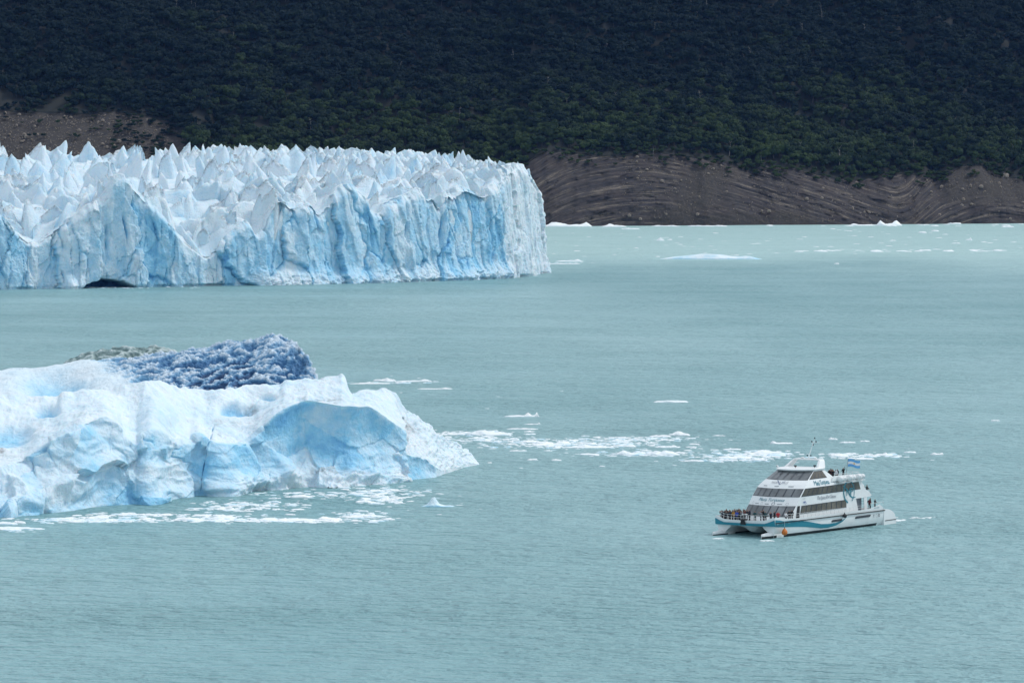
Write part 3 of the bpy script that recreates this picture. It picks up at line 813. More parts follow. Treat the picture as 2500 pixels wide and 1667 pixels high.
bpx, bpy_ = berg_px(P)
Nn = gnormals(P)
wall = sstep(1.06, .94, prt); top = sstep(.96, 1.05, prt) * sstep(2.3, 2.0, prt)
X_, Y_, Z_ = P[..., 0], P[..., 1], P[..., 2]
wx = X_ + 2.5 * fbm(X_ / 9, Y_ / 9, Z_ / 9, 3, 90); wz = Z_ + 2.0 * fbm(X_ / 8, Y_ / 8, Z_ / 8, 3, 92)
f1, q1, _ = cells(wx + .5 * wz, wz * .8 - .3 * wx, 6.5, 91)
f2, q2, e2 = cells(wx, wz, 3.2, 93)
fis = np.exp(-(e2 / .035) ** 2) * sstep(.05, .4, fbm(X_ / 7, Y_ / 7, Z_ / 7, 3, 78)) * wall
scal = fbm(wx / 11 + .25 * wz / 9, .4, wz / 9, 2, 94, .45, True)          # big scoops with sharp arrises
nb_ = fbm(X_ / 7, Y_ / 7, Z_ / 5, 4, 83)
bigface = sstep(610, 720, bpx + .3 * (bpy_ - 1000) + 60 * nb_) * sstep(990, 950, bpx) * sstep(1160, 1070, bpy_ + 50 * nb_)
calm = 1 - .85 * bigface
disp = wall * (calm * (1.9 * (scal - .3) + .55 * fbm(wx / 4.2, .9, wz / 3.6, 2, 84, .5, True) + 1.1 * np.clip(f1, -1.2, 1.2) + .16 * np.clip(f2, -1, 1)) + .55 * fbm(X_ / 6, Y_ / 6, Z_ / 5, 4, 89) * (.4 + .6 * calm) + .12 * fbm(X_ / 1.6, Y_ / 1.6, Z_ / 1.6, 4, 95, .6) * (.4 + .6 * calm))
# foot: rounded wave-cut lumps
disp += wall * sstep(4.5, .3, Z_) * sstep(480, 560, bpx) * (1.2 * fbm(X_ / 3.2, .3, Z_ / 2.0, 3, 96, .5, True) + .9)
disp -= wall * 1.6 * np.exp(-((bpx - 735) / 60) ** 2) * sstep(2.2, .0, Z_)            # undercut
disp += top * sstep(1.0, 1.12, prt) * (1.5 * fbm(X_ / 13, Y_ / 13, .5, 4, 97) + .13 * fbm(X_ / 1.3, Y_ / 1.3, .5, 3, 98, .6) + .55 * (fbm(X_ / 4.5, Y_ / 4.5, .5, 3, 99, .5, True) - .4))
disp -= wall * 1.3 * sstep(1.0, .1, Z_) * sstep(-.25, .25, fbm(X_ / 8, .2, .7, 3, 81))      # wave-cut notch at the waterline
fis = fis * calm ** 2
disp -= .3 * fis
# scalloped hump in the middle
hump = np.exp(-((bpx - 400) / 45) ** 2 - ((bpy_ - 1020) / 55) ** 2) * top
disp += hump * 1.6
# two round melt pits and a long groove, plus the dark split
pits = [(112, 1003, 27, 16, 2.6), (20, 1060, 58, 28, 1.8), (575, 1002, 40, 14, 2.4), (652, 970, 22, 6, 1.2), (760, 972, 40, 6, .8)]
pit = np.zeros_like(X_)
for cx_, cy_, rx_, ry_, dp in pits:
    q = np.exp(-(((bpx - cx_) / rx_) ** 2 + ((bpy_ - cy_) / ry_) ** 2) ** 1.7)
    disp -= dp * q * top; pit = np.maximum(pit, q * top)
crk = np.exp(-((bpx - np.interp(bpy_, [1030, 1090, 1205], [524, 508, 487]) - 3 * pn(bpy_ / 22, .5, 0, 100)) / 1.8) ** 2) * sstep(1030, 1045, bpy_) * np.clip(.55 + pn(bpy_ / 18, 3.3, 0, 82), 0, 1)
disp -= crk * .8
PB = P + Nn * disp[..., None]
blue = wall * (.34 + .18 * (q1 - .5) + .12 * (q2 - .5) + .25 * fbm(X_ / 8, Y_ / 8, Z_ / 6, 4, 101)) + top * (.10 + .08 * fbm(X_ / 8, Y_ / 8, .3, 3, 102))
blue += wall * bigface * (.12 + .16 * nb_ + .06 * (q1 - .5)) - wall * sstep(480, 560, bpx) * sstep(3.5, .5, Z_) * .18
blue = np.maximum(blue + .22 * fis, np.maximum(pit * .5, crk * .7))
blue += hump * .16
dirt = np.zeros_like(X_)
for cx_, cy_, rx_, ry_, am in [(800, 1150, 45, 13, 1), (865, 1163, 30, 6, .6), (800, 973, 32, 8, 1), (612, 1000, 14, 9, 1), (555, 1035, 40, 12, .35), (4, 1100, 10, 14, .8), (535, 1062, 5, 4, 1), (113, 1010, 6, 4, .9), (640, 1060, 20, 40, .25)]:
    dirt = np.maximum(dirt, am * np.exp(-(((bpx - cx_) / rx_) ** 2 + ((bpy_ - cy_) / ry_) ** 2)))
ib = empty('iceberg', (-60, 690, 0))
tag(ib, 'huge smooth white and pale blue iceberg filling the lower left, with a hollowed blue face', 'iceberg')
IO = np.array([-60, 690, 0])
obj('ice_body', PB - IO, gridfaces(*PB.shape[:2]), M_BERG, ib, True, {'blue': np.clip(blue, 0, 1), 'dirt': np.clip(dirt, 0, 1)})

# rough white slope running down to the water on the right of the iceberg
px = np.linspace(905, 1170, 190)
yb = interp(px, [(905,1176),(972,1176),(1020,1171),(1061,1167),(1080,1159),(1106,1151),(1138,1140),(1170,1134)])
ys = interp(px, [(905,985),(950,990),(972,998),(997,1001),(1026,1020),(1061,1052),(1106,1077),(1138,1097),(1155,1115),(1170,1132)])
yc = yb - interp(px, [(905,66),(972,66),(1000,62),(1040,48),(1075,14),(1110,9),(1150,7),(1170,1)])
dcr = interp(px, [(905,2),(1050,3),(1080,1),(1170,.4)])
P, prt = loft_berg(px, yb, yc, ys, dcr, interp(px, [(905,18),(1000,17),(1060,14),(1110,9),(1150,4),(1170,.6)]), px * 0 + interp(px, [(905,1.5),(1040,1.5),(1080,.2),(1170,0)]), 50, 70, 20, 8)
bpx, bpy_ = berg_px(P); Nn = gnormals(P); X_, Y_, Z_ = P[..., 0], P[..., 1], P[..., 2]
wall = sstep(1.06, .94, prt); top = 1 - wall
edge = sstep(1170, 1140, px)[None, :]
disp = edge * (top * (.85 * (fbm(X_ / 2.6, Y_ / 6, Z_ / 3, 4, 110, .6, True) - .5) + .3 * fbm(X_ / .8, Y_ / 1.2, Z_ / .8, 3, 111) + .8 * fbm(X_ / 7, Y_ / 7, Z_ / 7, 3, 112)) + wall * .4 * fbm(X_ / 2.5, Y_ / 2, Z_ / 2.5, 3, 113))
PB = P + Nn * disp[..., None]
blue = wall * sstep(1100, 1040, px)[None, :] * (.42 + .2 * fbm(X_ / 4, Y_ / 4, Z_ / 4, 3, 115)) + top * (.10 + .15 * sstep(.2, -.3, fbm(X_ / 2.6, Y_ / 6, Z_ / 3, 4, 110, .6, True)))
dirt = np.maximum(.8 * np.exp(-(((bpx - 995) / 26) ** 2 + ((bpy_ - 1045) / 16) ** 2)), .25 * sstep(.2, .6, fbm(X_ / 4, Y_ / 4, Z_ / 4, 3, 114)) * top)
obj('rough_ice_slope', PB - IO, gridfaces(*PB.shape[:2]), M_BERG, ib, True, {'blue': np.clip(blue, 0, 1), 'dirt': np.clip(dirt, 0, 1)})

# chunky dark blue iceberg behind
px = np.linspace(-110, 775, 560)
yb = 375 + 585600 / 775.0 + 0 * px
ys = interp(px, [(-110,898),(0,896),(41,893),(127,891),(159,888),(223,880),(271,874),(351,866),(376,862),(427,858),(472,850),(517,845),(574,831),(622,827),(655,820),(673,819),(700,827),(712,827),(730,850),(749,875),(769,911),(775,960)])
yc = ys + interp(px, [(-110,110),(400,130),(700,130),(775,60)])
P, prt = loft_berg(px, yb, yc, ys, px * 0 + interp(px, [(-110,6),(700,8),(775,5)]), interp(px, [(-110,36),(600,34),(720,24),(775,10)]), px * 0, 40, 190, 30, 16, .10)
bpx, bpy_ = berg_px(P); Nn = gnormals(P); X_, Y_, Z_ = P[..., 0], P[..., 1], P[..., 2]
top = sstep(.5, 1.0, prt)
roughm = sstep(190, 330, bpx + 1.2 * (880 - bpy_) + 40 * pn(X_ / 6, Y_ / 6, 0, 120))
n1 = fbm(X_ / 4.6, Y_ / 3.8, Z_ / 4.0, 4, 121, .55, True); n2 = fbm(X_ / 1.3, Y_ / 1.1, Z_ / 1.3, 3, 122, .6, True)
disp = roughm * (1.8 * (n1 - .62) + .5 * (n2 - .5)) + (1 - roughm) * (.35 * fbm(X_ / 2.5, Y_ / 2.5, .4, 4, 123) + .9 * fbm(X_ / 10, Y_ / 10, .4, 2, 124))
scoop = np.exp(-(((bpx - 130) / 80) ** 2 + ((bpy_ - 938) / 26) ** 2) ** 1.5)
disp -= 2.2 * scoop
disp += .8 * fbm(X_ / 9, Y_ / 9, Z_ / 9, 3, 125)
PB = P + Nn * disp[..., None]
crest = sstep(.52, 1.08, n1 + .35 * n2)
deep = .66 + .40 * np.exp(-(((bpx - 560) / 150) ** 2 + ((bpy_ - 935) / 62) ** 2))
blue = roughm * (deep * (1 - crest) + .16 * crest) + (1 - roughm) * (.10 + .36 * scoop)
blue = np.maximum(blue, .45 * sstep(690, 715, bpx) * (1 - crest * .6))
rb = empty('iceberg', (-70, 800, 0))
tag(rb, 'chunky dark blue iceberg with white knobs behind the big smooth iceberg', 'iceberg')
RO = np.array([-70, 800, 0])
obj('knobbly_ice', PB - RO, gridfaces(*PB.shape[:2]), M_KNOB, rb, True, {'blue': np.clip(blue, 0, 1), 'dirt': np.zeros_like(blue), 'knob': roughm})

# grey-green dirty berg peeping out behind it
px = np.linspace(155, 450, 190)
yb = 375 + 585600 / 845.0 + 0 * px
ys = interp(px, [(155,888),(175,872),(223,856),(271,849),(300,846),(351,848),(376,845),(427,856),(450,880)])
P, prt = loft_berg(px, yb, ys + 60, ys, px * 0 + 6, px * 0 + 9, px * 0, 40, 70, 24, 10)
bpx, bpy_ = berg_px(P); Nn = gnormals(P); X_, Y_, Z_ = P[..., 0], P[..., 1], P[..., 2]
n1 = fbm(X_ / 3.2, Y_ / 2.4, Z_ / 2.6, 4, 131, .6, True)
PB = P + Nn * (.9 * (n1 - .5) + .5 * fbm(X_ / 8, Y_ / 8, Z_ / 8, 3, 132))[..., None]
def grey_ice():
    m, nt, b = nodes('silty_grey_ice'); P_ = worldpos(nt); f = attr(nt, 'blue')
    s = math_(nt, 'ADD', f, math_(nt, 'MULTIPLY', math_(nt, 'SUBTRACT', noise(nt, .6, 5, P_), .5), .4), True)
    nt.links.new(ramp(nt, [(0, (.62, .68, .68)), (.5, (.30, .40, .40)), (1, (.10, .17, .17))], s), b.inputs['Base Color'])
    b.inputs['Roughness'].default_value = .5
    bump(nt, b, noise(nt, 1.2, 7, P_), .5, .5); return m
gb = obj('iceberg', PB - np.array([-80, 850, 0]), gridfaces(*PB.shape[:2]), grey_ice(), None, True, {'blue': np.clip(.9 - .85 * sstep(.3, .95, n1), 0, 1)})
gb.location = (-80, 850, 0)
tag(gb, 'low silty grey-green iceberg peeping out behind the dark blue one', 'iceberg')

# ------------------------------------------------------------------ drifting ice
def floe_mesh(seed, L, Wd, H, peaks=(), nr_=9, na_=34):
    r = np.random.default_rng(seed)
    th = np.linspace(0, 2 * np.pi, na_, endpoint=False); rad = np.array([0, .25, .45, .62, .76, .87, .95, 1.0, 1.03])
    T, Rr = np.meshgrid(th, rad)
    rim = 1 + .22 * fbm(np.cos(T) * 1.4 + seed, np.sin(T) * 1.4, .3, 4, 140, .6)
    X = np.cos(T) * Rr * rim * L / 2; Yq = np.sin(T) * Rr * rim * Wd / 2
    e = np.array([1, 1, .98, .94, .86, .72, .5, .2, -.6])[:, None]
    k = fbm(X / max(L, .1) * 5 + seed, Yq / max(Wd, .1) * 4, .7, 4, 141, .6)
    Z = H * e * np.clip(.55 + .75 * k, .12, None)
    for t, h, w in peaks:
        Z = Z + h * np.exp(-((X - t * L / 2) / (w * L / 2)) ** 2 - (Yq / (Wd * .3)) ** 2) * (Rr < .96) * (1 + .3 * pn(X / (w * L * .2 + .01), Yq, 0, 142))
    Z[-1] = -.3
    V = np.stack([X, Yq, Z], -1)
    bl_ = np.clip(.02 + .2 * k + .2 * (1 - e) * (e > 0), 0, 1) * np.ones_like(X)
    return V, gridfaces(len(rad), na_, True), bl_
def floe(px, py, w, h, label, group=None, peaks=(), seed=None, blue=0.0, name='ice_floe', cat='ice floe', depth=.5):
    x, y = on_water(px, py); s = F / y
    L = w / s; Hm = max(.2, h / s * .95)
    V, Fc, b_ = floe_mesh(seed or int(px * 7 + py), L, max(L * depth, .5), Hm, [(t, hh / s, ww) for t, hh, ww in peaks])
    o = obj(name, V, Fc, M_FLOE, None, True, {'blue': np.clip(b_ + blue, 0, 1), 'dirt': b_ * 0})
    o.location = (x, y, 0); o.rotation_euler = (0, 0, random.uniform(-.12, .12))
    return tag(o, label, cat, group)
floe(1737, 633, 246, 9, 'long low white floe with a blue middle on the open water right of the glacier', peaks=[(-.2, 5, .35), (.15, 4, .3), (.7, 4, .12)], depth=.12, blue=.24)
floe(1385, 553, 130, 7, 'long white floe against the rocks just right of the glacier end', peaks=[(-.55, 6, .15), (-.3, 4, .2), (.7, 7, .13)], depth=.25)
floe(1500, 554, 62, 5, 'second white floe along the rocks, right of the long one by the glacier', peaks=[(-.3, 4, .3)], depth=.3)
floe(1538, 560, 44, 4, 'small white floe just in front of the second shore floe', depth=.3)
floe(1625, 553, 70, 4, 'thin white floe lying along the foot of the domed cliff', depth=.2)
floe(1710, 553, 60, 4, 'thin white floe along the shore beneath the scree gully', depth=.2)
floe(1755, 553, 40, 4, 'short white floe on the shore just right of the gully floe', depth=.2)
floe(2170, 551, 66, 6, 'white floe with two upright blocks at the foot of the striped cliff', peaks=[(-.62, 10, .2), (.55, 8, .3)], depth=.4, blue=.05)
floe(2105, 551, 70, 4, 'flat white floe left of the two-block floe', peaks=[(-.55, 3, .2)], depth=.2)
floe(2330, 547, 34, 5, 'lumpy white floe at the shore right of the two-block floe', depth=.35)
floe(2460, 555, 32, 5, 'small floe off the shore at the far right edge', depth=.35)
floe(2252, 569, 20, 5, 'small round floe off the shore, below the lumpy shore floe', depth=.4)
floe(2283, 565, 19, 4, 'small flat floe beside the small round floe off the right shore', depth=.4)
floe(2033, 560, 14, 3, 'tiny floe off the shore left of the two-block floe', depth=.4)
floe(1612, 588, 20, 6, 'small humped floe alone below the domed cliff', peaks=[(0, 4, .4)], depth=.4)
floe(2366, 587, 16, 5, 'small peaked floe on bright water far right', peaks=[(.4, 5, .2)], depth=.4)
floe(2334, 595, 22, 3, 'flat floe left of the small peaked one on bright water', depth=.3)
floe(2180, 588, 13, 3, 'tiny floe on the bright water below the two-block floe', depth=.4)
floe(2043, 645, 12, 4, 'small lone floe on the water below the streaks at right', depth=.5)
floe(1390, 639, 70, 5, 'flat white floe beside the corner of the glacier', peaks=[(.6, 4, .15)], depth=.2)
floe(1375, 645, 84, 3, 'thin floe just below the flat one beside the glacier corner', depth=.1)
floe(1637, 982, 86, 7, 'flat white floe alone on the open water right of centre', depth=.3, blue=.03)
floe(1273, 1017, 88, 5, 'white floe with two small horns in mid water', peaks=[(.35, 10, .08), (.85, 10, .07)], depth=.22)
floe(1300, 1036, 40, 3, 'thin faint floe just below the two-horned floe', peaks=[(.8, 4, .1)], depth=.2)
floe(1190, 1062, 115, 9, 'long pale blue slab floe behind the tip of the big iceberg', peaks=[(-.2, 6, .4)], depth=.25, blue=.16)
floe(1275, 1048, 78, 5, 'narrow white floe joined to the blue slab behind the iceberg tip', depth=.2)
floe(1120, 1061, 90, 6, 'broken white floe touching the slope of the big iceberg', depth=.3)
floe(1660, 1063, 54, 9, 'rounded pale blue lump at the right end of the brash band', peaks=[(-.1, 5, .4)], depth=.4, blue=.08)
floe(1612, 1066, 56, 6, 'flat broken floe left of the rounded lump on the brash band', depth=.4)
floe(1530, 1110, 72, 8, 'lumpy pale floe at the lower edge of the brash band', peaks=[(-.2, 6, .3)], depth=.35, blue=.08)
floe(1615, 1110, 84, 8, 'pale turquoise floe with three humps at the lower edge of the brash band', peaks=[(-.3, 6, .2), (.2, 7, .2), (.6, 4, .2)], depth=.35, blue=.10)
floe(1630, 1092, 56, 5, 'small floe above the three-humped floe', peaks=[(.5, 4, .2)], depth=.35)
floe(1437, 1092, 120, 5, 'wide broken floe in the middle of the brash band', depth=.3)
floe(1340, 1085, 70, 5, 'white floe at the left end of the brash band', depth=.35)
floe(1265, 1101, 42, 4, 'thin floe below the left end of the brash band', depth=.3)
floe(1300, 1123, 28, 5, 'small floe alone below the brash band, nearer the iceberg', depth=.35)
floe(1359, 1124, 24, 5, 'small floe alone below the brash band, the right one of a pair', depth=.35)
floe(1470, 1139, 15, 4, 'tiny floe under the middle of the brash band', depth=.4)
floe(1755, 1064, 30, 3, 'thin floe right of the brash band', depth=.3)
floe(1688, 1092, 28, 4, 'small floe between the brash band and the patch behind the boat', depth=.3)
floe(1690, 1126, 60, 5, 'flat floe in front of the ice patch left of the boat', depth=.3)
floe(1868, 1108, 100, 10, 'largest lump of the ice patch behind the bow of the boat', peaks=[(-.1, 5, .3)], depth=.4, blue=.05)
floe(1790, 1118, 80, 6, 'flat floe on the left of the ice patch behind the boat', depth=.35)
floe(1788, 1098, 44, 5, 'small floe on top of the ice patch behind the boat', depth=.35)
floe(1908, 1083, 58, 5, 'slipper-shaped floe left of the boat mast', peaks=[(-.75, 5, .2)], depth=.25)
floe(2034, 1073, 24, 5, 'small floe right of the mast, topmost of three', peaks=[(-.4, 3, .3)], depth=.3)
floe(2070, 1081, 40, 5, 'flat floe right of the mast, widest of three', depth=.3)
floe(2112, 1078, 24, 5, 'small floe right of the mast, rightmost of three', depth=.35)
floe(2040, 1112, 36, 8, 'broken floe just behind the mast of the boat', depth=.4)
floe(2080, 1109, 34, 4, 'thin floe behind the flag side of the boat', depth=.3)
floe(2120, 1110, 24, 5, 'small floe in the row right of the boat mast, before the double lump', depth=.35)
floe(2152, 1112, 42, 7, 'double lump floe above the stern of the boat', peaks=[(.5, 4, .2)], depth=.35)
floe(2222, 1105, 32, 5, 'small flat floe right of the double lump floe', depth=.35)
floe(2288, 1110, 32, 5, 'two-knob floe at the right end of the row past the boat', peaks=[(-.5, 3, .25), (.7, 3, .2)], depth=.35)
floe(2430, 1028, 22, 5, 'small lone floe near the right edge, above the boat', depth=.35)
floe(1072, 1236, 78, 5, 'blue and white growler shaped like a shark fin in front of the iceberg tip', peaks=[(-.35, 20, .3)], depth=.4, blue=.28, name='growler', cat='growler')
floe(1195, 1130, 12, 3, 'tiny floe off the tip of the big iceberg', depth=.4)
floe(732, 1214, 48, 8, 'chunky white floe close under the hollowed blue face', peaks=[(.1, 3, .4)], depth=.4)
floe(803, 1268, 62, 7, 'chunky white floe at the head of the brash ribbon', peaks=[(-.4, 4, .3)], depth=.4)
floe(708, 1257, 26, 5, 'small floe alone above the brash ribbon', depth=.4)
floe(860, 1262, 66, 4, 'flat floe at the right end of the brash ribbon', depth=.3)
floe(595, 1248, 52, 4, 'thin floe between the iceberg and the brash ribbon', depth=.25)
floe(30, 1290, 110, 6, 'flat pale floe in the bottom left corner under the iceberg', depth=.35, blue=.12)
floe(48, 1277, 30, 9, 'dirty round ice lump on the floe at the left edge', depth=.7)
floe(12, 1280, 60, 9, 'pale turquoise slab at the left edge below the iceberg', depth=.4, blue=.18)
floe(940, 931, 60, 8, 'low white floe with a knob, left of the streak past the blue iceberg', peaks=[(.2, 4, .3)], depth=.25)
floe(1010, 932, 92, 5, 'long thin floe beyond the iceberg, with a raised right end', peaks=[(.6, 4, .2)], depth=.14)
floe(900, 937, 100, 3, 'thin white streak of ice just right of the dark blue iceberg', depth=.12)
floe(1062, 950, 84, 3, 'thin floe below the raised long one beyond the iceberg', peaks=[(.6, 3, .15)], depth=.15)
# small separate fragments nobody could tell apart
fr = np.random.default_rng(99)
frag = [floe_mesh(900 + i, 1.0, .6, .16, nr_=9, na_=14) for i in range(6)]
frag_me = [mesh('ice_fragment', v, f, M_FLOE, True, {'blue': b_, 'dirt': b_ * 0}) for v, f, b_ in frag]
def scatter(n, x0, x1, y0, y1, wmin, wmax, label, group):
    for _ in range(n):
        px_, py_ = fr.uniform(x0, x1), fr.uniform(y0, y1)
        x, y = on_water(px_, py_); L = fr.uniform(wmin, wmax) / (F / y)
        o = link(bpy.data.objects.new('ice_fragment', frag_me[int(fr.integers(6))]))
        o.location = (x, y, 0); o.scale = (L, L * fr.uniform(.5, 1), L * fr.uniform(.5, .9)); o.rotation_euler = (0, 0, fr.uniform(-.5, .5))
        tag(o, label, 'ice fragment', group)
A = 'small white ice fragment on the bright water between the glacier and the far cliffs'
scatter(46, 1345, 1900, 562, 628, 5, 16, A, 'fragments on the far bright water')
scatter(40, 1900, 2495, 560, 620, 5, 18, A, 'fragments on the far bright water')
scatter(34, 1950, 2460, 609, 615, 8, 34, A, 'fragments on the far bright water')
scatter(30, 1780, 2495, 547, 553, 6, 26, 'thin white ice fragment along the foot of the right-hand cliff', 'fragments along the far shore')
scatter(26, 1060, 2300, 1060, 1145, 5, 16, 'small white ice fragment drifting between the iceberg and the boat', 'fragments round the brash band')
scatter(14, 860, 1400, 915, 1010, 4, 12, 'small white ice fragment beyond the big iceberg', 'fragments beyond the iceberg')
scatter(30, 300, 1180, 1195, 1275, 5, 22, 'small ice fragment floating in front of the big iceberg', 'fragments before the iceberg')
# brash: uncountable crumbs
def brash(blobs, label, seed):
    r = np.random.default_rng(seed); Vs = []; Fs = []; Bs = []; k = 0
    for cx_, cy_, rx_, ry_, n in blobs:
        for _ in range(int(n * .78)):
            a = r.normal(0, .5, 2); px_, py_ = cx_ + a[0] * rx_, cy_ + a[1] * ry_
            x, y = on_water(px_, py_); L = r.gamma(2.0, .28) + .15
            v, f, b_ = frag[int(r.integers(6))]
            t = r.uniform(-.6, .6); ca, sa = math.cos(t), math.sin(t)
            q = v.reshape(-1, 3) * np.array([L * 1.5, L * 1.3, L * r.uniform(.7, 1.6)])
            Vs.append(np.stack([q[:, 0] * ca - q[:, 1] * sa + x, q[:, 0] * sa + q[:, 1] * ca + y, q[:, 2]], -1)); Fs.append(f + k); k += len(q); Bs.append(np.clip(b_.ravel() + r.uniform(-.05, .30), 0, 1))
    o = obj('brash_ice', np.concatenate(Vs), np.concatenate(Fs), M_FLOE, None, True, {'blue': np.concatenate(Bs), 'dirt': np.concatenate(Bs) * 0})
    return tag(o, label, 'brash ice', kind='stuff')
brash([(1160, 1058, 130, 7, 240), (1200, 1074, 190, 8, 260), (1420, 1085, 220, 11, 560), (1560, 1072, 160, 7, 260), (1570, 1108, 140, 7, 200)], 'band of brash ice trailing from the iceberg tip towards the boat', 1)
brash([(1830, 1112, 130, 12, 340), (1780, 1122, 110, 7, 120), (2060, 1112, 70, 8, 110), (2150, 1112, 60, 5, 50)], 'patch of brash ice behind the boat', 2)
brash([(660, 1270, 240, 5, 420), (520, 1262, 120, 8, 120), (880, 1258, 70, 8, 120), (930, 1205, 110, 16, 260), (930, 1222, 60, 8, 120), (620, 1232, 130, 9, 150), (220, 1270, 180, 6, 320), (330, 1258, 120, 7, 140), (760, 1208, 160, 9, 120), (590, 1243, 130, 5, 80), (30, 1292, 70, 5, 60)], 'ribbons of brash ice floating in front of the big iceberg', 3)
brash([(940, 935, 110, 3, 60), (1400, 641, 60, 3, 30), (260, 702, 260, 2, 160), (1430, 555, 160, 3, 60)], 'thin brash ice along the glacier foot and beyond the iceberg', 4)
# ------------------------------------------------------------------ the catamaran
W_ = paint('white_boat_paint', (0.82, 0.84, 0.84), .28, .05, .8)
TEAL = paint('teal_livery', (0.015, 0.22, 0.30), .3, .06)
BLK = paint('black_rubber', (0.012, 0.012, 0.014), .6, .2)
GRY = paint('grey_trim', (0.20, 0.22, 0.25), .4, .1)
ANTI = paint('dark_antifouling', (0.012, 0.018, 0.022), .6, .2)
DECK = paint('grey_deck', (0.30, 0.32, 0.33), .8, .1)
LETT = paint('teal_lettering', (0.012, 0.20, 0.27), .4, .05)
LETG = paint('grey_lettering', (0.36, 0.38, 0.42), .5, .05)
LETB = paint('navy_lettering', (0.03, 0.08, 0.22), .5, .05)
ORG = paint('orange_buoy', (0.62, 0.17, 0.02), .45, .12, 4)
RAILM = paint('white_railing', (0.78, 0.80, 0.80), .35, .05)
def glass_mat(name, c):
    m, nt, b = nodes(name)
    q = noise(nt, .35, 3)
    nt.links.new(ramp(nt, [(.35, tuple(x * .6 for x in c)), (.7, tuple(x * 1.35 for x in c))], q), b.inputs['Base Color'])
    b.inputs['Roughness'].default_value = .06; b.inputs['IOR'].default_value = 1.5
    return m
GLS = glass_mat('tinted_side_glass', (0.135, 0.122, 0.10))
GLF = glass_mat('tinted_front_glass', (0.17, 0.185, 0.195))
FRM = paint('dark_window_frame', (0.035, 0.042, 0.055), .35, .1)

BX, BY = on_water(1967.7, 1290.3)
boat = empty('catamaran', (BX, BY, .16), (R(1.3), R(.65), R(230)))
BS = 1.035; boat.scale = (BS,) * 3
tag(boat, 'white three-deck tour catamaran with teal wave stripe and people on its bow', 'boat')
bpy.context.view_layer.update()
BM = Matrix.LocRotScale(boat.location, boat.rotation_euler, boat.scale)
A0 = 16.85
def bp(a, b, c): return (a - A0, b, c)          # a: metres from the stern, b: to port, c: over the waterline
def ip(x, xs_, ys_): return float(np.interp(x, xs_, ys_))

# hull shape
def b_out(a, c):
    full = ip(c, [-1, 0, .6, 1.2, 2.6], [4.75, 5.30, 5.52, 5.60, 5.66])
    bow = ip(a, [24, 29, 31.5, 33.2], [0, .12, .36, .62])
    low = ip(c, [-1, 0, 1.1, 1.9, 2.6], [1.0, 1.0, .55, .10, .0])
    return full - bow * low * .9
def b_in(a, c):
    full = ip(c, [-1, 0, .7, 1.25, 1.4], [4.55, 4.0, 3.75, 3.2, 2.9])
    bow = ip(a, [24, 29, 31.5, 33.2], [0, .15, .4, .62])
    return full + bow * ip(c, [-1, 0, 1.1, 1.4], [1, 1, .6, .2]) * .8
HC_ = [-1.0, -.45, 0, .4, .8, 1.2, 1.6, 2.0, 2.15]
def hull(sgn):
    secs = []
    for a in list(np.linspace(.6, 24, 10)) + list(np.linspace(25, 32.4, 10)):
        st_ = 1.0 if a > 3.4 else .25 + .75 * math.sin((a - .6) / 2.8 * math.pi / 2) ** .8
        out = []
        for c in HC_:
            cc = c if c < .2 else .2 + (c - .2) * st_
            fr = ip(c, [-1, 1.0, 1.6, 2.15], [-.2, -.25, .1, .35]) if a > 32.3 else 0
            out.append(bp(a + fr, sgn * b_out(a, c), cc))
        inn = [bp(a, sgn * b_in(a, c), c if c < .2 else .2 + (c - .2) * st_) for c in (1.3, .8, .4, 0, -.45, -1.0)]
        secs.append(out + [bp(a, sgn * 2.6, .2 + 1.95 * st_)] + inn)
    o = MB().loft(secs).build('hull', W_, boat, False)
    # wave piercing nose
    secs = []
    for t in np.linspace(0, 1, 9):
        a = 30.0 + 5.0 * t; w = .62 * (1 - t ** 1.7) + .05; z1 = 1.10 - .40 * t; cb = 4.66
        secs.append([bp(a, sgn * (cb + w * x), z) for x, z in [(-1, .35), (-.75, z1 * .8), (0, z1), (.75, z1 * .8), (1, .35), (.8, -.2), (0, -.8), (-.8, -.2)]])
    MB().loft(secs).build('bow_nose', W_, boat, True)
    # antifouling on the waterline, a thin skin over the hull
    m = MB(); aa = list(np.linspace(5, 32.4, 24))
    top_ = lambda a: -.05 + .015 * (a - 5)
    for q in (0, 1):
        f_ = (lambda a, c: b_out(a, c) + .015) if q == 0 else (lambda a, c: b_in(a, c) - .015)
        m.loft([[bp(a, sgn * f_(a, c), c) for c in (-.8, 0, top_(a) * .6, top_(a))] for a in aa], close=False)
    m.build('antifouling', ANTI, boat)
    secs = []
    for t in np.linspace(.35, 1, 6):
        a = 30.0 + 5.0 * t + .02; w = .62 * (1 - t ** 1.7) + .065
        secs.append([bp(a, sgn * (4.66 + w * x), z) for x, z in [(-1.0, .30), (-.82, -.2), (0, -.8), (.82, -.2), (1.0, .30)]])
    m2 = MB(); m2.loft(secs, close=False); m2.build('nose_antifouling', ANTI, boat)
    return o
hull(1); hull(-1)
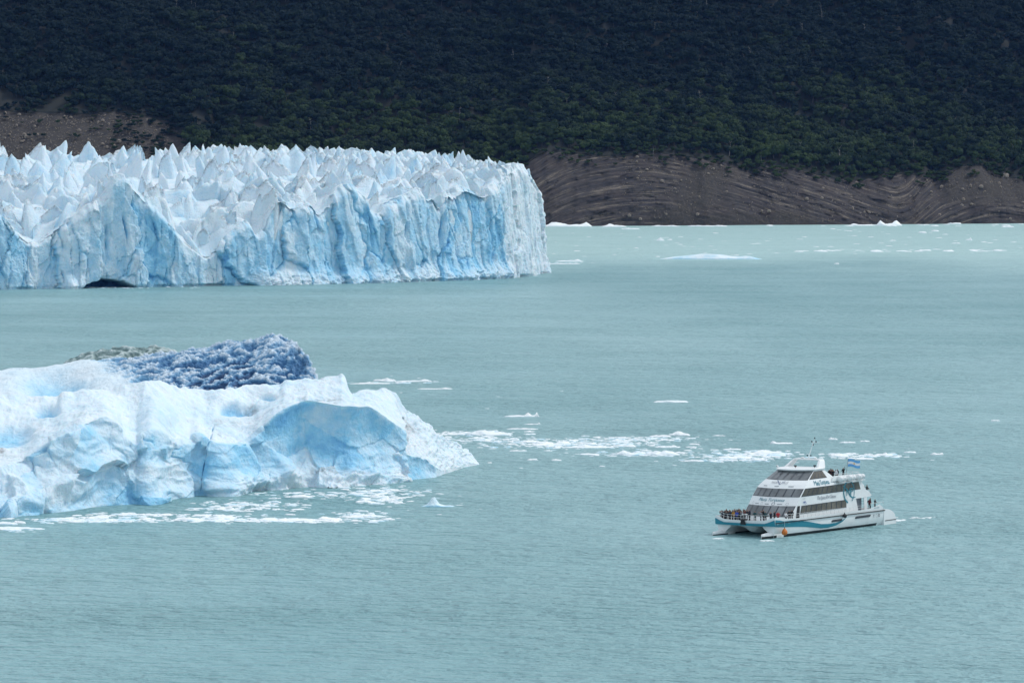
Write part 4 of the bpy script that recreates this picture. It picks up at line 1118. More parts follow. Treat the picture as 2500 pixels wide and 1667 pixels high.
# wing deck and the pod between the hulls
MB().box(bp(3.2, -3.25, 1.32), bp(30.6, 3.25, 2.0)).build('wing_deck', W_, boat)
secs = []
for a in list(np.linspace(18, 29, 5)) + list(np.linspace(29.8, 32.9, 8)):
    t = max(0, (a - 29) / 3.9); kz = ip(a, [18, 29, 31, 32.9], [.9, .22, .55, 1.75]); w = ip(a, [18, 29, 32.9], [1.6, 2.3, 2.7])
    secs.append([bp(a, x * w, z) for x, z in [(-1, 2.02), (-.62, (2.0 + kz) / 2), (-.2, kz + .12), (0, kz), (.2, kz + .12), (.62, (2.0 + kz) / 2), (1, 2.02)]])
MB().loft(secs).build('centre_pod', W_, boat, False)
def afront(b): return 32.75 + .35 * (1 - (b / 5.66) ** 2)
poly = [bp(afront(b), b, 2.02) for b in np.linspace(-5.6, 5.6, 15)] + [bp(3.4, 5.6, 2.02), bp(3.4, -5.6, 2.02)]
MB().prism(poly, (0, 0, .14)).build('main_deck', DECK, boat)
# bulwark all round: (a, b, top)
def ctop(a): return ip(a, [3.4, 4.4, 6.2, 7.5, 12, 27, 29.5, 31.0, 32.75], [2.0, 2.92, 2.6, 2.42, 2.42, 2.56, 2.66, 3.02, 3.05])
def fbul(b): return ip(abs(b), [0, 2.6, 4.0, 5.0, 5.66], [2.52, 2.54, 2.62, 2.98, 3.05])
for sgn in (1, -1):
    MB().loft([[bp(a, sgn * 5.66, 1.98), bp(a, sgn * 5.70, ctop(a)), bp(a, sgn * 5.58, ctop(a)), bp(a, sgn * 5.56, 1.98)] for a in np.linspace(3.4, 32.75, 50)]).build('side_bulwark', W_, boat)
    MB().loft([[bp(a, sgn * 5.70, z - .075), bp(a, sgn * 5.80, z - .06), bp(a, sgn * 5.80, z + .06), bp(a, sgn * 5.70, z + .075)] for a, z in [(a, 1.88 + .0115 * (a - 3.4)) for a in np.linspace(3.3, 32.7, 12)]]).build('rubbing_strake', BLK, boat)
bs_ = np.linspace(-5.7, 5.7, 33)
MB().loft([[bp(afront(b), b, 2.0), bp(afront(b) + .12, b, fbul(b)), bp(afront(b) - .02, b, fbul(b)), bp(afront(b) - .14, b, 2.0)] for b in bs_]).build('bow_bulwark', W_, boat)
MB().loft([[bp(afront(b) + .10, b, 1.72), bp(afront(b) + .16, b, 2.0), bp(afront(b) + .17, b, ip(abs(b), [0, 3.9, 4.7, 5.7], [2.12, 2.12, 2.35, 2.72])), bp(afront(b) - .1, b, 1.74)] for b in bs_]).build('bow_stripe', TEAL, boat)
# teal wave along each side
UPc = [(13.6, 2.02 - .28), (14.8, 1.30), (16.5, .98), (18.5, .98), (20.5, 1.12), (22.5, 1.50), (24.5, 1.88), (26.5, 2.20), (28.5, 2.36), (30.5, 2.38), (31.5, 2.60), (32.74, 2.74)]
LOc = [(13.6, 2.02 - .30), (14.8, 1.02), (16.5, .56), (18.5, .36), (20.5, .44), (22.5, .72), (24.5, .98), (26.5, 1.18), (28.5, 1.32), (30.5, 1.46), (31.5, 1.54), (32.74, 1.66)]
for sgn in (1, -1):
    aa = np.linspace(13.6, 32.72, 60); secs = []
    for a in aa:
        u_, l_ = ip(a, *zip(*UPc)), ip(a, *zip(*LOc))
        secs.append([bp(a, sgn * (max(b_out(a, c), 5.70 if c > 2.0 else 0) + .03), c) for c in np.linspace(l_, max(u_, l_ + .02), 9)])
    MB().loft(secs, close=False).build('wave_stripe', TEAL, boat)
    # hull windows
    for a1, a2, c1, c2 in ((15.0, 17.8, 1.50, 1.16), (7.2, 11.4, 1.52, 1.18)):
        MB().prism([bp(a1, sgn * 5.60, c1), bp(a2 - .4, sgn * 5.60, c1 + .02), bp(a2, sgn * 5.60, (c1 + c2) / 2 + .05), bp(a2 - .1, sgn * 5.60, c2), bp(a1 + .35, sgn * 5.60, c2), bp(a1, sgn * 5.60, c2 + .12)], (0, sgn * .09, 0)).build('hull_window', FRM, boat)
    # rounded stern step fairing over the transom
    secs = []
    for t in np.linspace(0, 1, 10):
        a = 3.5 - 3.4 * t; h = 1.9 * math.sqrt(max(0, 1 - t ** 2.2)) + .18
        secs.append([bp(a, sgn * 5.64, -.5), bp(a, sgn * 5.66, h), bp(a, sgn * 3.4, h), bp(a, sgn * 3.3, -.5)])
    MB().loft(secs).build('stern_quarter', W_, boat, False)
    MB().box(bp(.1, min(sgn * 5.62, sgn * 5.70), .16), bp(3.2, max(sgn * 5.62, sgn * 5.70), .26)).build('stern_rubber', BLK, boat)

# superstructure: one raked front, three tiers
def af(c): return ip(c, [2.1, 4.3, 5.65, 6.8, 7.4, 8.0, 9.2, 9.6], [27.7, 25.6, 24.5, 23.3, 22.6, 21.6, 19.4, 18.9])
def bw(c): return ip(c, [2.1, 6.9, 8.0, 9.2, 9.6], [4.62, 4.55, 4.05, 3.55, 3.45])
def front(c, b, out=0.0):
    w = bw(c); a = af(c) + 1.15 * (1 - min(1, abs(b) / w) ** 1.7)
    return Vector(bp(a + out * .66, b, c + out * .75))
def outline(c, astern):
    w = bw(c); f_ = [front(c, w * t) for t in np.linspace(1, -1, 13)]
    return f_ + [Vector(bp(astern, -w, c)), Vector(bp(astern, w, c))]
cs_ = [2.12, 3.0, 4.3, 5.0, 5.65, 6.8, 7.35]
MB().loft([outline(c, ip(c, [2.1, 4.35, 4.36, 7.4], [10.2, 10.0, 9.6, 9.2])) for c in cs_]).build('main_cabin', W_, boat)
cs2 = [7.30, 7.7, 8.0, 8.6, 9.2, 9.42]
MB().loft([outline(c, ip(c, [7.3, 8.1, 9.4], [14.6, 14.9, 16.9])) for c in cs2]).build('wheelhouse', W_, boat)
rf = []
for c, g, ex_ in ((9.36, .22, .5), (9.52, .25, .45), (9.66, -.25, .0)):
    o_ = outline(9.3, 16.7); cx_ = sum(p.x for p in o_) / len(o_)
    rf.append([Vector((cx_ + (p.x - cx_) * (1 + g * .16) + (ex_ if p.x > cx_ else 0), p.y * (1 + g * .25), c)) for p in o_])
MB().loft(rf).build('wheelhouse_roof', W_, boat)
# side wings: plate running aft with the raked end, top deck bulwark
WING = [(12, 4.15), (5.6, 4.25), (5.3, 4.45), (6.2, 5.2), (7.0, 5.5), (7.3, 6.2), (7.9, 6.6), (7.55, 7.0), (8.5, 8.02), (15.2, 8.22), (16.0, 7.4), (12, 7.2)]
for sgn in (1, -1):
    MB().prism([bp(a, sgn * ip(c, [4, 6.9, 8.2], [4.64, 4.57, 4.45]), c) for a, c in WING], (0, -sgn * .10, 0)).build('side_wing', W_, boat)
    MB().prism([bp(10.0, sgn * 4.60, 2.15), bp(9.0, sgn * 4.60, 2.15), bp(9.6, sgn * 4.60, 4.2), bp(12, sgn * 4.60, 4.2), bp(12, sgn * 4.60, 2.15)], (0, -sgn * .08, 0)).build('side_panel', W_, boat)
    MB().box(bp(6.6, min(sgn * 4.5, sgn * 4.62), 2.15), bp(7.4, max(sgn * 4.5, sgn * 4.62), 4.2)).build('stern_pillar', W_, boat)
    MB().box(bp(7.35, min(sgn * 4.0, sgn * 4.06), 2.15), bp(9.4, max(sgn * 4.0, sgn * 4.06), 4.2)).build('side_door', GRY, boat)
MB().box(bp(5.6, -4.5, 4.28), bp(10.2, 4.5, 4.40)).build('middle_aft_deck', DECK, boat)
MB().box(bp(8.4, -4.44, 7.22), bp(15.4, 4.44, 7.37)).build('top_deck', DECK, boat)
# windows: one dark band per row and face, then every pane
def side_row(name, a0, a1, c0, c1, n, sgn, a1top=None, a0top=None):
    a1t = a1 if a1top is None else a1top; a0t = a0 if a0top is None else a0top
    f_ = lambda t, s, o: bp(a0 + (a1 - a0) * t + s * ((a0t - a0) * (1 - t) + (a1t - a1) * t), sgn * (bw(c0 + (c1 - c0) * s) + o), c0 + (c1 - c0) * s)
    MB().prism([f_(0, -.06, .012), f_(1, -.06, .012), f_(1, 1.06, .012), f_(0, 1.06, .012)], (0, sgn * .02, 0)).build(name, FRM, boat)
    for i in range(n):
        t0, t1 = (i + .09) / n, (i + .91) / n
        MB().prism([f_(t0, .03, .034), f_(t1, .03, .034), f_(t1, .97, .034), f_(t0, .97, .034)], (0, sgn * .012, 0)).build('window', GLS, boat)
for sgn in (1, -1):
    side_row('lower_window_band', 12.3, 24.7, 3.04, 4.16, 9, sgn, 24.3)
    side_row('upper_window_band', 8.3, 24.2, 5.66, 6.74, 12, sgn, 23.2, 8.7)
    side_row('wheelhouse_side_band', 16.6, 21.2, 8.10, 9.12, 4, sgn, 19.5, 17.2)
    MB().prism([bp(25.0, sgn * 4.63, 2.3), bp(25.9, sgn * 4.63, 2.3), bp(25.35, sgn * 4.62, 4.25), bp(24.75, sgn * 4.62, 4.25)], (0, sgn * .05, 0)).build('black_door', BLK, boat)
def front_row(name, c0, c1, n, wfrac=.985):
    m = MB(); secs = []
    for t in np.linspace(-1, 1, 25):
        secs.append([front(c, bw(c) * wfrac * t, .02) for c in (c0 - .05, (c0 + c1) / 2, c1 + .05)])
    m.loft(secs, close=False); m.build(name, FRM, boat)
    for i in range(n):
        t0, t1 = -1 + 2 * (i + .075) / n, -1 + 2 * (i + .925) / n; secs = []
        for t in np.linspace(t0, t1, 4): secs.append([front(c, bw(c) * wfrac * t, .045) for c in (c0, (c0 + c1) / 2, c1)])
        MB().loft(secs, close=False).build('front_window', GLF, boat)
front_row('front_lower_band', 2.75, 4.22, 7)
front_row('front_upper_band', 5.62, 6.72, 7)
front_row('wheelhouse_front_band', 8.02, 9.14, 6)
# vents and emblems on the front panels
for b, c in ((-2.7, 7.08), (-.2, 7.08), (2.3, 7.08), (-2.6, 4.52), (-.4, 4.52), (1.9, 4.52)):
    m = MB(); m.loft([[front(cc, bb, .03) for cc in (c - .045, c + .045)] for bb in np.linspace(b - .42, b + .42, 4)], close=False); m.build('vent', GRY, boat)
def ring_front(b, c, r, mat, name='emblem', wth=.035):
    m = MB(); n = 20
    m.loft([[front(c + .8 * rr * math.sin(t), b + rr * math.cos(t), .035) for rr in (r - wth, r)] for t in np.linspace(0, 2 * math.pi, n)], close=False); return m.build(name, mat, boat)
ring_front(.8, 4.55, .30, GRY, wth=.07); ring_front(-3.6, 4.55, .26, LETG, wth=.03); ring_front(-1.5, 4.55, .24, LETG, wth=.03); ring_front(3.1, 4.55, .24, LETG, wth=.04)

# lettering
def text_mesh(body, size, shear=0.0, spacing=1.0):
    cu = bpy.data.curves.new('lettering', 'FONT'); cu.body = body; cu.size = size; cu.shear = shear; cu.space_character = spacing; cu.resolution_u = 3; cu.align_x = 'CENTER'
    o = bpy.data.objects.new('lettering', cu); COL.objects.link(o)
    dg = bpy.context.evaluated_depsgraph_get(); dg.update()
    me = bpy.data.meshes.new_from_object(o.evaluated_get(dg)); bpy.data.objects.remove(o)
    v = np.array([q.co[:] for q in me.vertices]); f = [tuple(p.vertices) for p in me.polygons]; return v, f
def letter(body, size, fn, mat, shear=0., spacing=1., sy=1., name='lettering', wavy=0.):
    v, f = text_mesh(body, size, shear, spacing)
    V = [fn(x, y * sy + wavy * math.sin(x * 2.1)) for x, y, _ in v]
    return obj(name, V, f, mat, boat, False)
on_front = lambda b0, c0: (lambda x, y: front(c0 + y * .8, b0 + x, .04))
on_side = lambda a0, c0, sgn=1, tilt=0.: (lambda x, y: Vector(bp(a0 - sgn * x, sgn * (bw(c0 + y) + .05), c0 + y + tilt * x)))
letter('Maria Turquesa', .78, on_front(-.05, 4.92), LETT, .35, 1.0, 1.0, wavy=.03)
letter('MARPATAG', .60, on_front(-.2, 7.42), LETG, .0, 1.05)
sw = MB(); sw.loft([[front(7.42 + z0, b, .05), front(7.42 + z0 - .07, b, .05)] for b, z0 in [(-.9, .5), (-.5, .36), (-.1, .1), (.2, -.05), (.45, .2), (.7, .45)]], close=False); sw.build('swoosh', LETB, boat)
for sgn in (1, -1):
    def side_up(a0, c0, sgn=sgn): return lambda x, y: Vector(bp(a0 - sgn * x, sgn * (bw(c0 + y) + .05), c0 + y))
    letter('Maria Turquesa', .92, side_up(18.5, 7.10), LETT, .12, .72, 1.1, wavy=.05)
    letter('The Spirit of the Glaciers', .78, on_side(17.6, 4.82, sgn), LETG, .3, .72, 1.0, wavy=.04)
    letter('AGUAS', .22, on_side(23.6, 5.22, sgn), LETG)
    m = MB()
    for dx in (0, .34): m.loft([[Vector(bp(23.9 - sgn * 0 - x - dx, sgn * 4.68, z)), Vector(bp(23.9 - x - dx, sgn * 4.68, z - .13))] for x, z in [(0, 4.74), (.2, 4.88), (.34, 4.84), (.5, 4.58), (.58, 4.5)]], close=False)
    m.build('emblem', paint('blue_mark', (.02, .10, .34), .5, .05) if sgn == 1 else LETB, boat)
    # round monogram
    m = MB()
    pts_ = [(1.42 * math.cos(t), 1.72 * math.sin(t), .085 + .05 * math.sin(t / 2)) for t in np.linspace(R(-60), R(255), 44)]
    m.loft([[Vector(bp(11.5 - sgn * x * k_, sgn * (bw(5.42 + z * k_) + .075), 5.42 + z * k_)) for k_ in (1 - w / 1.5, 1 + w / 1.5)] for x, z, w in pts_], close=False)
    m.loft([[Vector(bp(11.5 - sgn * x, sgn * 4.67, 5.42 + z + w)), Vector(bp(11.5 - sgn * x, sgn * 4.67, 5.42 + z - w))] for x, z, w in [(-1.75, 1.05, .03), (-1.2, .9, .10), (-.5, .2, .16), (.2, -.6, .16), (.9, -1.0, .12), (1.75, -.95, .03)]], close=False)
    m.build('monogram_ring', LETT, boat)
    letter('MP', 1.7, lambda x, y, sgn=sgn: Vector(bp(11.4 - sgn * x, sgn * 4.70, 4.85 + y)), LETT, .0, .78, 1.0, 'monogram')
    letter('MAT. 03083', .28, lambda x, y, sgn=sgn: Vector(bp(5.6 - sgn * x, sgn * 5.76, 2.38 + y)), LETT)
    for k_, a in enumerate((6.3, 5.55, 4.85)):
        m = MB(); n = 14
        if k_ == 0: m.loft([[Vector(bp(a + dx, sgn * 5.66, z)) for dx in (-.05, .05)] for z in (.95, 1.5)], close=False); m.loft([[Vector(bp(a + dx, sgn * 5.665, 1.30 + e)) for e in (-.04, .04)] for dx in (-.17, .17)], close=False)
        else: m.loft([[Vector(bp(a + r_ * math.cos(t) * .8, sgn * 5.66, 1.22 + r_ * math.sin(t))) for r_ in ((.24, .28) if k_ == 1 else (.14, .27))] for t in np.linspace(0, 6.2832, n)], close=False)
        m.build('hull_mark', GRY, boat)

# radar hoop and mast
m = MB()
for sgn in (1, -1):
    m.loft([[bp(17.9, sgn * 3.35, 9.55), bp(16.0, sgn * 3.35, 9.55), bp(16.0, sgn * 2.95, 9.55), bp(17.9, sgn * 2.95, 9.55)],
            [bp(16.6, sgn * 2.75, 10.55), bp(15.3, sgn * 2.75, 10.55), bp(15.3, sgn * 2.4, 10.55), bp(16.6, sgn * 2.4, 10.55)],
            [bp(16.4, sgn * 2.45, 10.82), bp(15.2, sgn * 2.45, 10.82), bp(15.2, sgn * 2.2, 10.70), bp(16.4, sgn * 2.2, 10.70)]])
m.box(bp(15.2, -2.5, 10.66), bp(16.4, 2.5, 10.84))
m.build('radar_arch', W_, boat)
mb = MB(); mb.tube(bp(15.9, 0, 10.8), bp(14.3, 0, 13.4), .07, 6, .045); mb.box(bp(14.1, -.42, 13.2), bp(14.25, .42, 13.28)); mb.tube(bp(14.25, 0, 13.3), bp(14.1, .1, 13.9), .03)
mb.tube(bp(15.5, 0, 10.85), bp(15.7, 0, 11.25), .05); mast = mb.build('mast', W_, boat)
for a, b, c in ((14.2, -.4, 13.4), (14.2, .4, 13.4), (14.45, 0, 12.95), (14.1, .1, 13.95), (15.6, -.35, 11.3), (15.6, .35, 11.3)):
    MB().tube(bp(a, b, c - .13), bp(a, b, c + .13), .085, 8).build('navigation_lamp', BLK, mast)
for a, b, w in ((15.7, -1.2, .35), (15.7, 1.3, .25)):
    MB().ball(bp(a, b, 10.95), w, w, .13, 10, 5).build('radar_dome', W_, boat, True)
for a, b, c in ((20.2, -2.9, 9.8), (19.6, .2, 9.85), (18.2, 2.9, 9.85)):
    k_ = MB(); k_.tube(bp(a, b, c - .25), bp(a, b, c), .05); k_.box(bp(a - .15, b - .16, c), bp(a + .12, b + .16, c + .22)); k_.build('searchlight', BLK if b > -1 else W_, boat)
# liferaft canisters along the top deck edge
for sgn in (1, -1):
    for a in (14.1, 11.55, 9.1):
        for da in (.0, -1.0):
            n = 10; k_ = MB(); ln = .46 if da else .56; rr = .40 if da else .50; secs = []
            for t in np.linspace(-1, 1, 9):
                q = rr * (1 - abs(t) ** 4) ** .5 + .02
                secs.append([bp(a + da + t * ln, sgn * 4.86 + q * math.cos(p), 7.62 + q * math.sin(p)) for p in np.linspace(0, 2 * math.pi, n, endpoint=False)])
            k_.loft(secs); raft = k_.build('liferaft_canister', W_, boat, True)
            for t in (-.35, .35):
                q = rr + .015; MB().loft([[bp(a + da + t * ln + e, sgn * 4.86 + q * math.cos(p), 7.62 + q * math.sin(p)) for e in (-.03, .03)] for p in np.linspace(0, 2 * math.pi, 12)], close=False).build('strap', GRY, raft)
        k_ = MB(); k_.box(bp(a - 1.45, min(sgn * 4.5, sgn * 5.2), 7.05), bp(a + .55, max(sgn * 4.5, sgn * 5.2), 7.12)); k_.build('liferaft_cradle', W_, boat)
# railings
def rail(name, pts_, posts, h, mids=1, r=.028):
    k_ = MB()
    for j in range(mids + 1):
        z = h * (j + 1) / (mids + 1); k_.path([Vector(p) + Vector((0, 0, z)) for p in pts_], r, 5)
    for p in posts: k_.tube(Vector(p), Vector(p) + Vector((.06, 0, h)), r, 5)
    return k_.build(name, RAILM, boat)
for sgn in (1, -1):
    pts_ = [bp(a, sgn * 5.62, ctop(a) - .02) for a in np.linspace(7.6, 29.3, 12)]; posts = [bp(a, sgn * 5.62, ctop(a) - .05) for a in np.linspace(7.6, 29.3, 22)]
    rail('side_railing', pts_, posts, .72, 1, .022)
    pts_ = [bp(a, sgn * 4.45, 8.03 + (a - 8.4) * .02) for a in np.linspace(8.4, 15, 5)]
    rail('top_deck_railing', pts_, pts_ + [bp(a, sgn * 4.45, 8.05) for a in (9.2, 10.8, 12.5, 14)], .30, 0)
    pts_ = [bp(a, sgn * 5.6, 2.9) for a in np.linspace(3.5, 7.0, 4)]
    rail('stern_railing', pts_, pts_, .35, 0)
bq = [b for b in np.linspace(-4.6, 4.6, 15)]
pts_ = [bp(afront(b) - .1, b, fbul(b) - .02) for b in bq]
rail('bow_railing', pts_, [p for i, p in enumerate(pts_) if i % 2 == 0], .80, 1, .022)
rail('aft_railing', [bp(5.5, b, 4.4) for b in np.linspace(-4.4, 4.4, 5)], [bp(5.5, b, 4.4) for b in np.linspace(-4.4, 4.4, 9)], 1.0, 1)
rail('top_aft_railing', [bp(8.5, b, 7.37) for b in np.linspace(-4.3, 4.3, 5)], [bp(8.5, b, 7.37) for b in np.linspace(-4.3, 4.3, 9)], 1.0, 1)
# anchor roller and winch at the centre of the bow
k_ = MB(); k_.box(bp(32.6, -.35, 2.55), bp(33.6, .35, 2.72)); k_.prism([bp(33.3, -.5, 1.9), bp(33.3, .5, 1.9), bp(33.35, .28, 2.7), bp(33.35, -.28, 2.7)], (.12, 0, 0)); k_.tube(bp(32.9, 0, 2.6), bp(33.0, 0, 3.5), .06); k_.build('anchor', BLK, boat)
k_ = MB(); k_.box(bp(32.7, -.45, 3.42), bp(33.0, .45, 3.5)); k_.tube(bp(32.8, -.2, 2.6), bp(32.8, -.2, 3.45), .06); k_.build('bow_winch', W_, boat)
# wipers
for b in (-1.6, 0, 1.5): MB().tube(front(9.1, b, .09), front(8.6, b + .12, .09), .025, 5).build('wiper', BLK, boat)
# fenders hang from the side: things of their own
def world(a, b, c): return BM @ Vector(bp(a, b, c))
def sphere_thing(name, a, b, c, r, h, mat, label, cat, rope):
    o = empty(name, world(a, b, c - h)); k_ = MB(); secs = []
    for t in np.linspace(0, 1, 10):
        rr = r * (math.sin(math.pi * (t ** .72)) ** .75) + .02; secs.append([(rr * math.cos(p), rr * math.sin(p), 2 * h * t) for p in np.linspace(0, 6.2832, 12, endpoint=False)])
    k_.loft(secs[::1]); k_.build('float', mat, o, True)
    MB().tube((0, 0, 2 * h - .05), (0, 0, 2 * h + .12), .07, 8).build('eye', BLK, o)
    q = MB(); q.tube((0, 0, 2 * h + .1), (0, 0, 2 * h + rope), .018, 5); q.build('rope', RAILM, o)
    return tag(o, label, cat)
sphere_thing('fender_buoy', 31.0, 6.15, .85, .46, .60, ORG, 'orange pear-shaped fender buoy hanging at the port bow of the boat', 'fender', 1.0)
sphere_thing('ball_fender', 14.8, 6.02, 2.0, .36, .36, BLK, 'black ball fender on the rubbing strake amidships', 'fender', .7)

# flag
fl = empty('flag', world(8.9, 2.2, 7.37))
tag(fl, 'light blue and white striped flag with a yellow sun flying over the top deck', 'flag')
MB().tube((0, 0, 0), (.42, .12, 3.15), .035, 6).build('flagpole', GRY, fl)
FB = paint('flag_blue', (.13, .40, .74), .8, .05); FW = paint('flag_white', (.8, .82, .84), .8, .04); FS = paint('flag_sun', (.75, .42, .05), .8, .1)
nu = 22
def fpt(u, v):
    x = .38 + 2.0 * u; return (x, .1 + .22 * math.sin(u * 7 + v) * u ** .5, 3.05 - 1.25 * v - .22 * u + .10 * math.sin(u * 6))
for k_, mt in enumerate((FB, FW, FB)):
    secs = [[fpt(u, (k_ + s) / 3) for s in (0, .33, .66, 1)] for u in np.linspace(0, 1, nu)]
    MB().loft(secs, close=False).build('stripe', mt, fl, True)
cu_ = [fpt(.5 + .055 * math.cos(t), .5 + .10 * math.sin(t)) for t in np.linspace(0, 6.2832, 14, endpoint=False)]
MB().prism([(x, y - .05, z) for x, y, z in cu_], (0, .1, 0)).build('sun', FS, fl)

# ------------------------------------------------------------------ passengers
def person_mesh(pose):
    J = {'pelvis': (0, 0, .92), 'spine': (0, 0, 1.12), 'chest': (.01, 0, 1.34), 'neck': (.02, 0, 1.50), 'head': (.04, 0, 1.60), 'crown': (.04, 0, 1.74)}
    E = [('pelvis', 'spine'), ('spine', 'chest'), ('chest', 'neck'), ('neck', 'head'), ('head', 'crown')]
    Rd = {'pelvis': .17, 'spine': .155, 'chest': .19, 'neck': .07, 'head': .11, 'crown': .085}
    for s, q in ((1, 'l'), (-1, 'r')):
        J.update({q + 'hip': (0, s * .10, .88), q + 'knee': (.03, s * .12, .48), q + 'ankle': (0, s * .12, .08), q + 'toe': (.17, s * .14, .04), q + 'sh': (0, s * .20, 1.42)})
        el, ha = {'stand': ((-.03, s * .28, 1.14), (.12, s * .24, .92)), 'photo': ((.18, s * .25, 1.22), (.30, s * .09, 1.50)), 'rail': ((.12, s * .28, 1.16), (.34, s * .20, 1.08)),
                  'wave': (((.02, .32, 1.56), (.10, .34, 1.86)) if s > 0 else ((.10, -.26, 1.16), (.28, -.22, 1.20)))}[pose]
        J[q + 'el'] = el; J[q + 'wr'] = ha; J[q + 'hand'] = tuple(h + .35 * (h - e) for h, e in zip(ha, el))
        E += [('pelvis', q + 'hip'), (q + 'hip', q + 'knee'), (q + 'knee', q + 'ankle'), (q + 'ankle', q + 'toe'), ('chest', q + 'sh'), (q + 'sh', q + 'el'), (q + 'el', q + 'wr'), (q + 'wr', q + 'hand')]
        Rd.update({q + 'hip': .12, q + 'knee': .075, q + 'ankle': .05, q + 'toe': .045, q + 'sh': .095, q + 'el': .065, q + 'wr': .045, q + 'hand': .045})
    ks = list(J); me = bpy.data.meshes.new('person'); me.from_pydata([J[k] for k in ks], [(ks.index(a), ks.index(b)) for a, b in E], [])
    o = bpy.data.objects.new('person', me); COL.objects.link(o)
    sk = o.modifiers.new('skin', 'SKIN'); sk.use_smooth_shade = True
    for i, k in enumerate(ks):
        d = me.skin_vertices[0].data[i]; d.radius = (Rd[k], Rd[k] * (1.0 if k not in ('chest', 'pelvis', 'spine') else .8)); d.use_root = (k == 'pelvis')
    sb = o.modifiers.new('sub', 'SUBSURF'); sb.levels = 1; sb.render_levels = 1
    dg = bpy.context.evaluated_depsgraph_get(); dg.update()
    out = bpy.data.meshes.new_from_object(o.evaluated_get(dg)); bpy.data.objects.remove(o)
    hands = [Vector(J['lhand']), Vector(J['rhand']), Vector(J['lwr']), Vector(J['rwr'])]
    out.materials.clear()
    for _ in range(4): out.materials.append(None)
    for p in out.polygons:
        c = p.center
        if c.z > 1.53 and abs(c.y) < .16: p.material_index = 3 if (c.z > 1.70 or c.x < .0) else 2
        elif min((c - h).length for h in hands) < .07: p.material_index = 2
        elif c.z < .90: p.material_index = 1
        else: p.material_index = 0
    out.name = 'person'; return out
PM = {k: person_mesh(k) for k in ('stand', 'photo', 'rail', 'wave')}
CL = {n: paint('cloth_' + n, c, .85, .15, 8) for n, c in {'black': (.012, .012, .014), 'charcoal': (.035, .036, .04), 'navy': (.015, .022, .045), 'maroon': (.10, .015, .02), 'red': (.42, .02, .03), 'blue': (.02, .06, .38), 'yellow': (.42, .21, .03), 'white': (.75, .76, .78), 'teal': (.02, .07, .08), 'grey': (.22, .23, .25)}.items()}
SKIN = paint('skin', (.30, .17, .12), .6, .1, 8); HAIR = paint('dark_hair', (.02, .015, .012), .8, .2, 8); TROU = paint('dark_trousers', (.018, .02, .026), .9, .2, 8); CAPR = paint('red_cap', (.4, .03, .03), .8, .1)
def person(a, b, c, cloth, pose, face, label, group=None, cap=None, h=1.0):
    o = bpy.data.objects.new('person', PM[pose]); link(o)
    o.location = world(a, b, c); o.rotation_euler = (0, 0, R(face)); o.scale = (h, h, h)
    for i, m_ in enumerate((CL[cloth], TROU, SKIN, cap or HAIR)):
        o.material_slots[i].link = 'OBJECT'; o.material_slots[i].material = m_
    return tag(o, label, 'person', group)
G1 = 'passengers crowding the bow'
D_ = 2.18
# left cluster, packed at the starboard side of the bow
pr = random.Random(4)
for i, (a, b) in enumerate([(32.2, -5.0), (32.0, -4.3), (32.2, -3.5), (31.4, -4.9), (31.3, -4.0), (31.6, -2.9), (30.6, -4.6), (30.5, -3.6), (30.8, -2.5), (29.8, -4.2), (29.7, -3.2), (29.9, -2.2), (29.0, -4.4), (29.2, -3.0), (32.35, -4.65), (32.3, -3.9), (31.8, -3.2), (31.0, -3.3), (30.2, -2.9), (31.7, -4.6), (30.9, -5.0), (29.4, -3.7), (30.0, -1.6), (31.2, -2.2), (32.4, -3.1), (28.6, -3.4)]):
    person(a, b, D_, pr.choice(['black', 'black', 'charcoal', 'navy']), pr.choice(['stand', 'photo', 'photo', 'rail']), pr.uniform(130, 260), 'dark-clothed person in the crowd at the left side of the bow', G1, h=pr.uniform(.95, 1.08))
person(32.3, -2.6, D_, 'yellow', 'rail', 235, 'person in a mustard yellow jacket at the bow rail')
person(32.4, -1.9, D_, 'blue', 'rail', 240, 'person in a bright blue hooded jacket at the bow rail', cap=CL['blue'])
person(31.9, -1.3, D_, 'grey', 'photo', 225, 'person in a grey coat beside the bright blue jacket')
person(31.0, -1.4, D_, 'maroon', 'photo', 210, 'person in a maroon jacket at the back of the bow crowd')
person(30.4, -.9, D_, 'navy', 'photo', 200, 'person in a blue cap behind the crowd on the bow', cap=CL['blue'], h=1.06)
person(31.6, 1.0, D_, 'teal', 'rail', 250, 'person in dark green leaning at the centre of the bow')
person(31.0, 1.7, D_, 'grey', 'photo', 190, 'person in grey taking a photo right of the bow anchor')
person(30.2, 1.6, D_, 'black', 'photo', 200, 'tall person in black behind the grey photographer on the bow', h=1.08)
person(31.2, 2.7, D_, 'teal', 'stand', 300, 'person in a dark teal jacket on the right half of the bow')
person(31.0, 3.6, D_, 'navy', 'photo', 240, 'person with a red cap on the right half of the bow', cap=CAPR, h=.96)
person(30.6, 4.0, D_, 'black', 'stand', 200, 'person in black with a dark hat beside the red jacket')
person(30.8, 4.8, D_, 'red', 'rail', 280, 'person in a red jacket at the right-hand bow rail')
person(28.9, 4.9, D_, 'white', 'rail', 300, 'person in white seated low by the port side rail', h=.86)
person(28.3, 5.1, D_, 'black', 'stand', 280, 'left of two people in black by the port side rail')
person(27.6, 5.1, D_, 'black', 'stand', 270, 'right of two people in black by the port side rail')
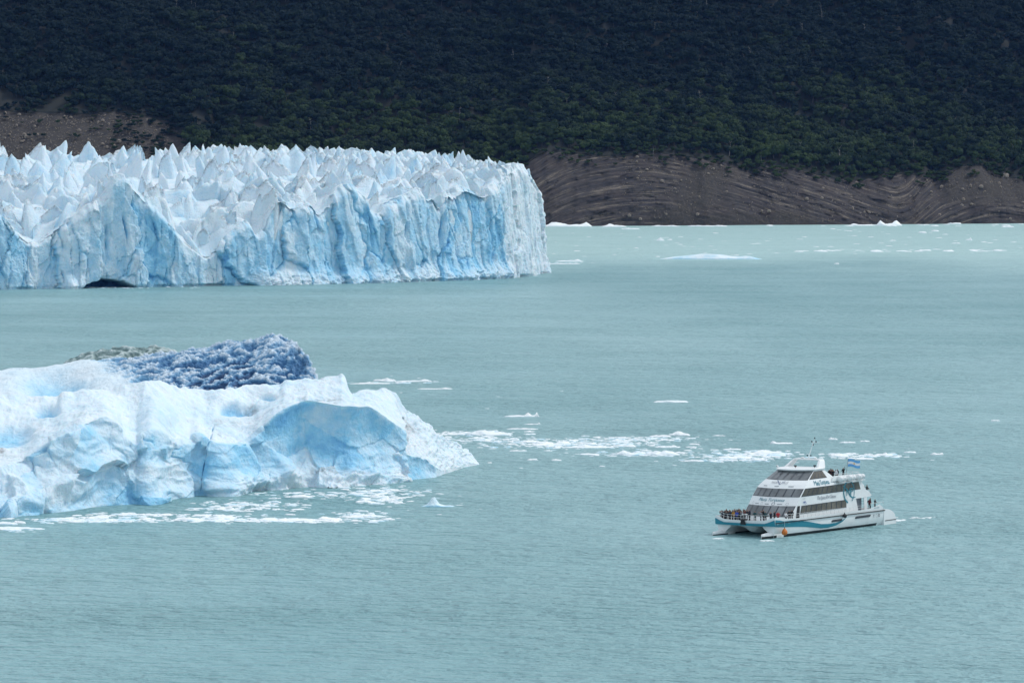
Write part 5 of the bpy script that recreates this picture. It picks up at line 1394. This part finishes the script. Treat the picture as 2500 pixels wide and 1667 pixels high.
# top deck
person(14.6, 1.9, 7.37, 'black', 'stand', 200, 'person in black just behind the wheelhouse roof', h=1.0)
person(14.0, 2.6, 7.37, 'black', 'photo', 60, 'dark-clothed person at the left of the top deck group')
person(13.4, 2.5, 7.37, 'maroon', 'stand', 30, 'tall person in dark maroon in the top deck group', h=1.08)
person(13.3, 3.4, 7.37, 'white', 'stand', 250, 'person in a white shirt on the top deck')
person(12.6, 3.2, 7.37, 'navy', 'stand', 300, 'person in navy at the right of the top deck group')
person(13.9, 3.3, 7.37, 'black', 'photo', 250, 'dark-clothed person just left of the white shirt on the top deck', h=1.04)
person(12.9, 2.4, 7.37, 'black', 'stand', 40, 'dark-clothed person behind the white shirt on the top deck')
person(9.8, 2.4, 7.37, 'black', 'wave', 230, 'person in black with raised arm beside the flag')
# aft decks
person(6.3, 3.7, 4.40, 'black', 'photo', 300, 'left person in black on the middle aft deck')
person(5.9, 4.1, 4.40, 'black', 'rail', 330, 'right person in black on the middle aft deck')
person(6.0, 4.6, 2.18, 'maroon', 'rail', 270, 'person in dark red bending over the stern rail')
person(5.2, 4.2, 2.18, 'black', 'stand', 330, 'tall person in black at the stern rail', h=1.05)
person(4.9, 4.9, 2.18, 'black', 'rail', 330, 'person in a black jacket at the aft end of the stern rail', h=.95)

# foam the hulls push up
FOAM = paint('foam', (.78, .84, .85), .7, .1, 3)
vf = []; ff = []
fr2 = np.random.default_rng(3)
for cx_, cy_, rx_, ry_, n in [(1752, 1315, 8, .8, 24), (1872, 1320, 12, .9, 30), (2192, 1270, 16, 1.6, 60), (2240, 1264, 40, 2.0, 30)]:
    for _ in range(n):
        x, y = on_water(cx_ + fr2.normal(0, .5) * rx_, cy_ + fr2.normal(0, .5) * ry_); s_ = fr2.uniform(.06, .22); k = len(vf)
        q = MB().ball((x, y, .02), s_ * 2, s_ * 1.5, s_ * .5, 6, 4); vf += q.v; ff += [tuple(i + k for i in w) for w in q.f]
tag(obj('foam', vf, ff, FOAM, None, True), 'white foam where the hulls cut the water', 'foam', kind='stuff')

# ------------------------------------------------------------------ the air between the camera and the far shore
hz = MB().box((-1200, -60, -1.0 - 5), (1200, 4300, 420)).build('haze', None)
hz.data.materials.clear()
hm = bpy.data.materials.new('haze'); hm.use_nodes = True
hn = hm.node_tree; hn.nodes.clear(); ho = hn.nodes.new('ShaderNodeOutputMaterial'); hv = hn.nodes.new('ShaderNodeVolumePrincipled')
hv.inputs['Color'].default_value = (.18, .41, 1.0, 1); hv.inputs['Density'].default_value = 1.15e-5; hv.inputs['Anisotropy'].default_value = 0.0
hn.links.new(hv.outputs[0], ho.inputs['Volume'])
hz.data.materials.append(hm); tag(hz, 'thin blue air over the lake', 'haze', kind='stuff')
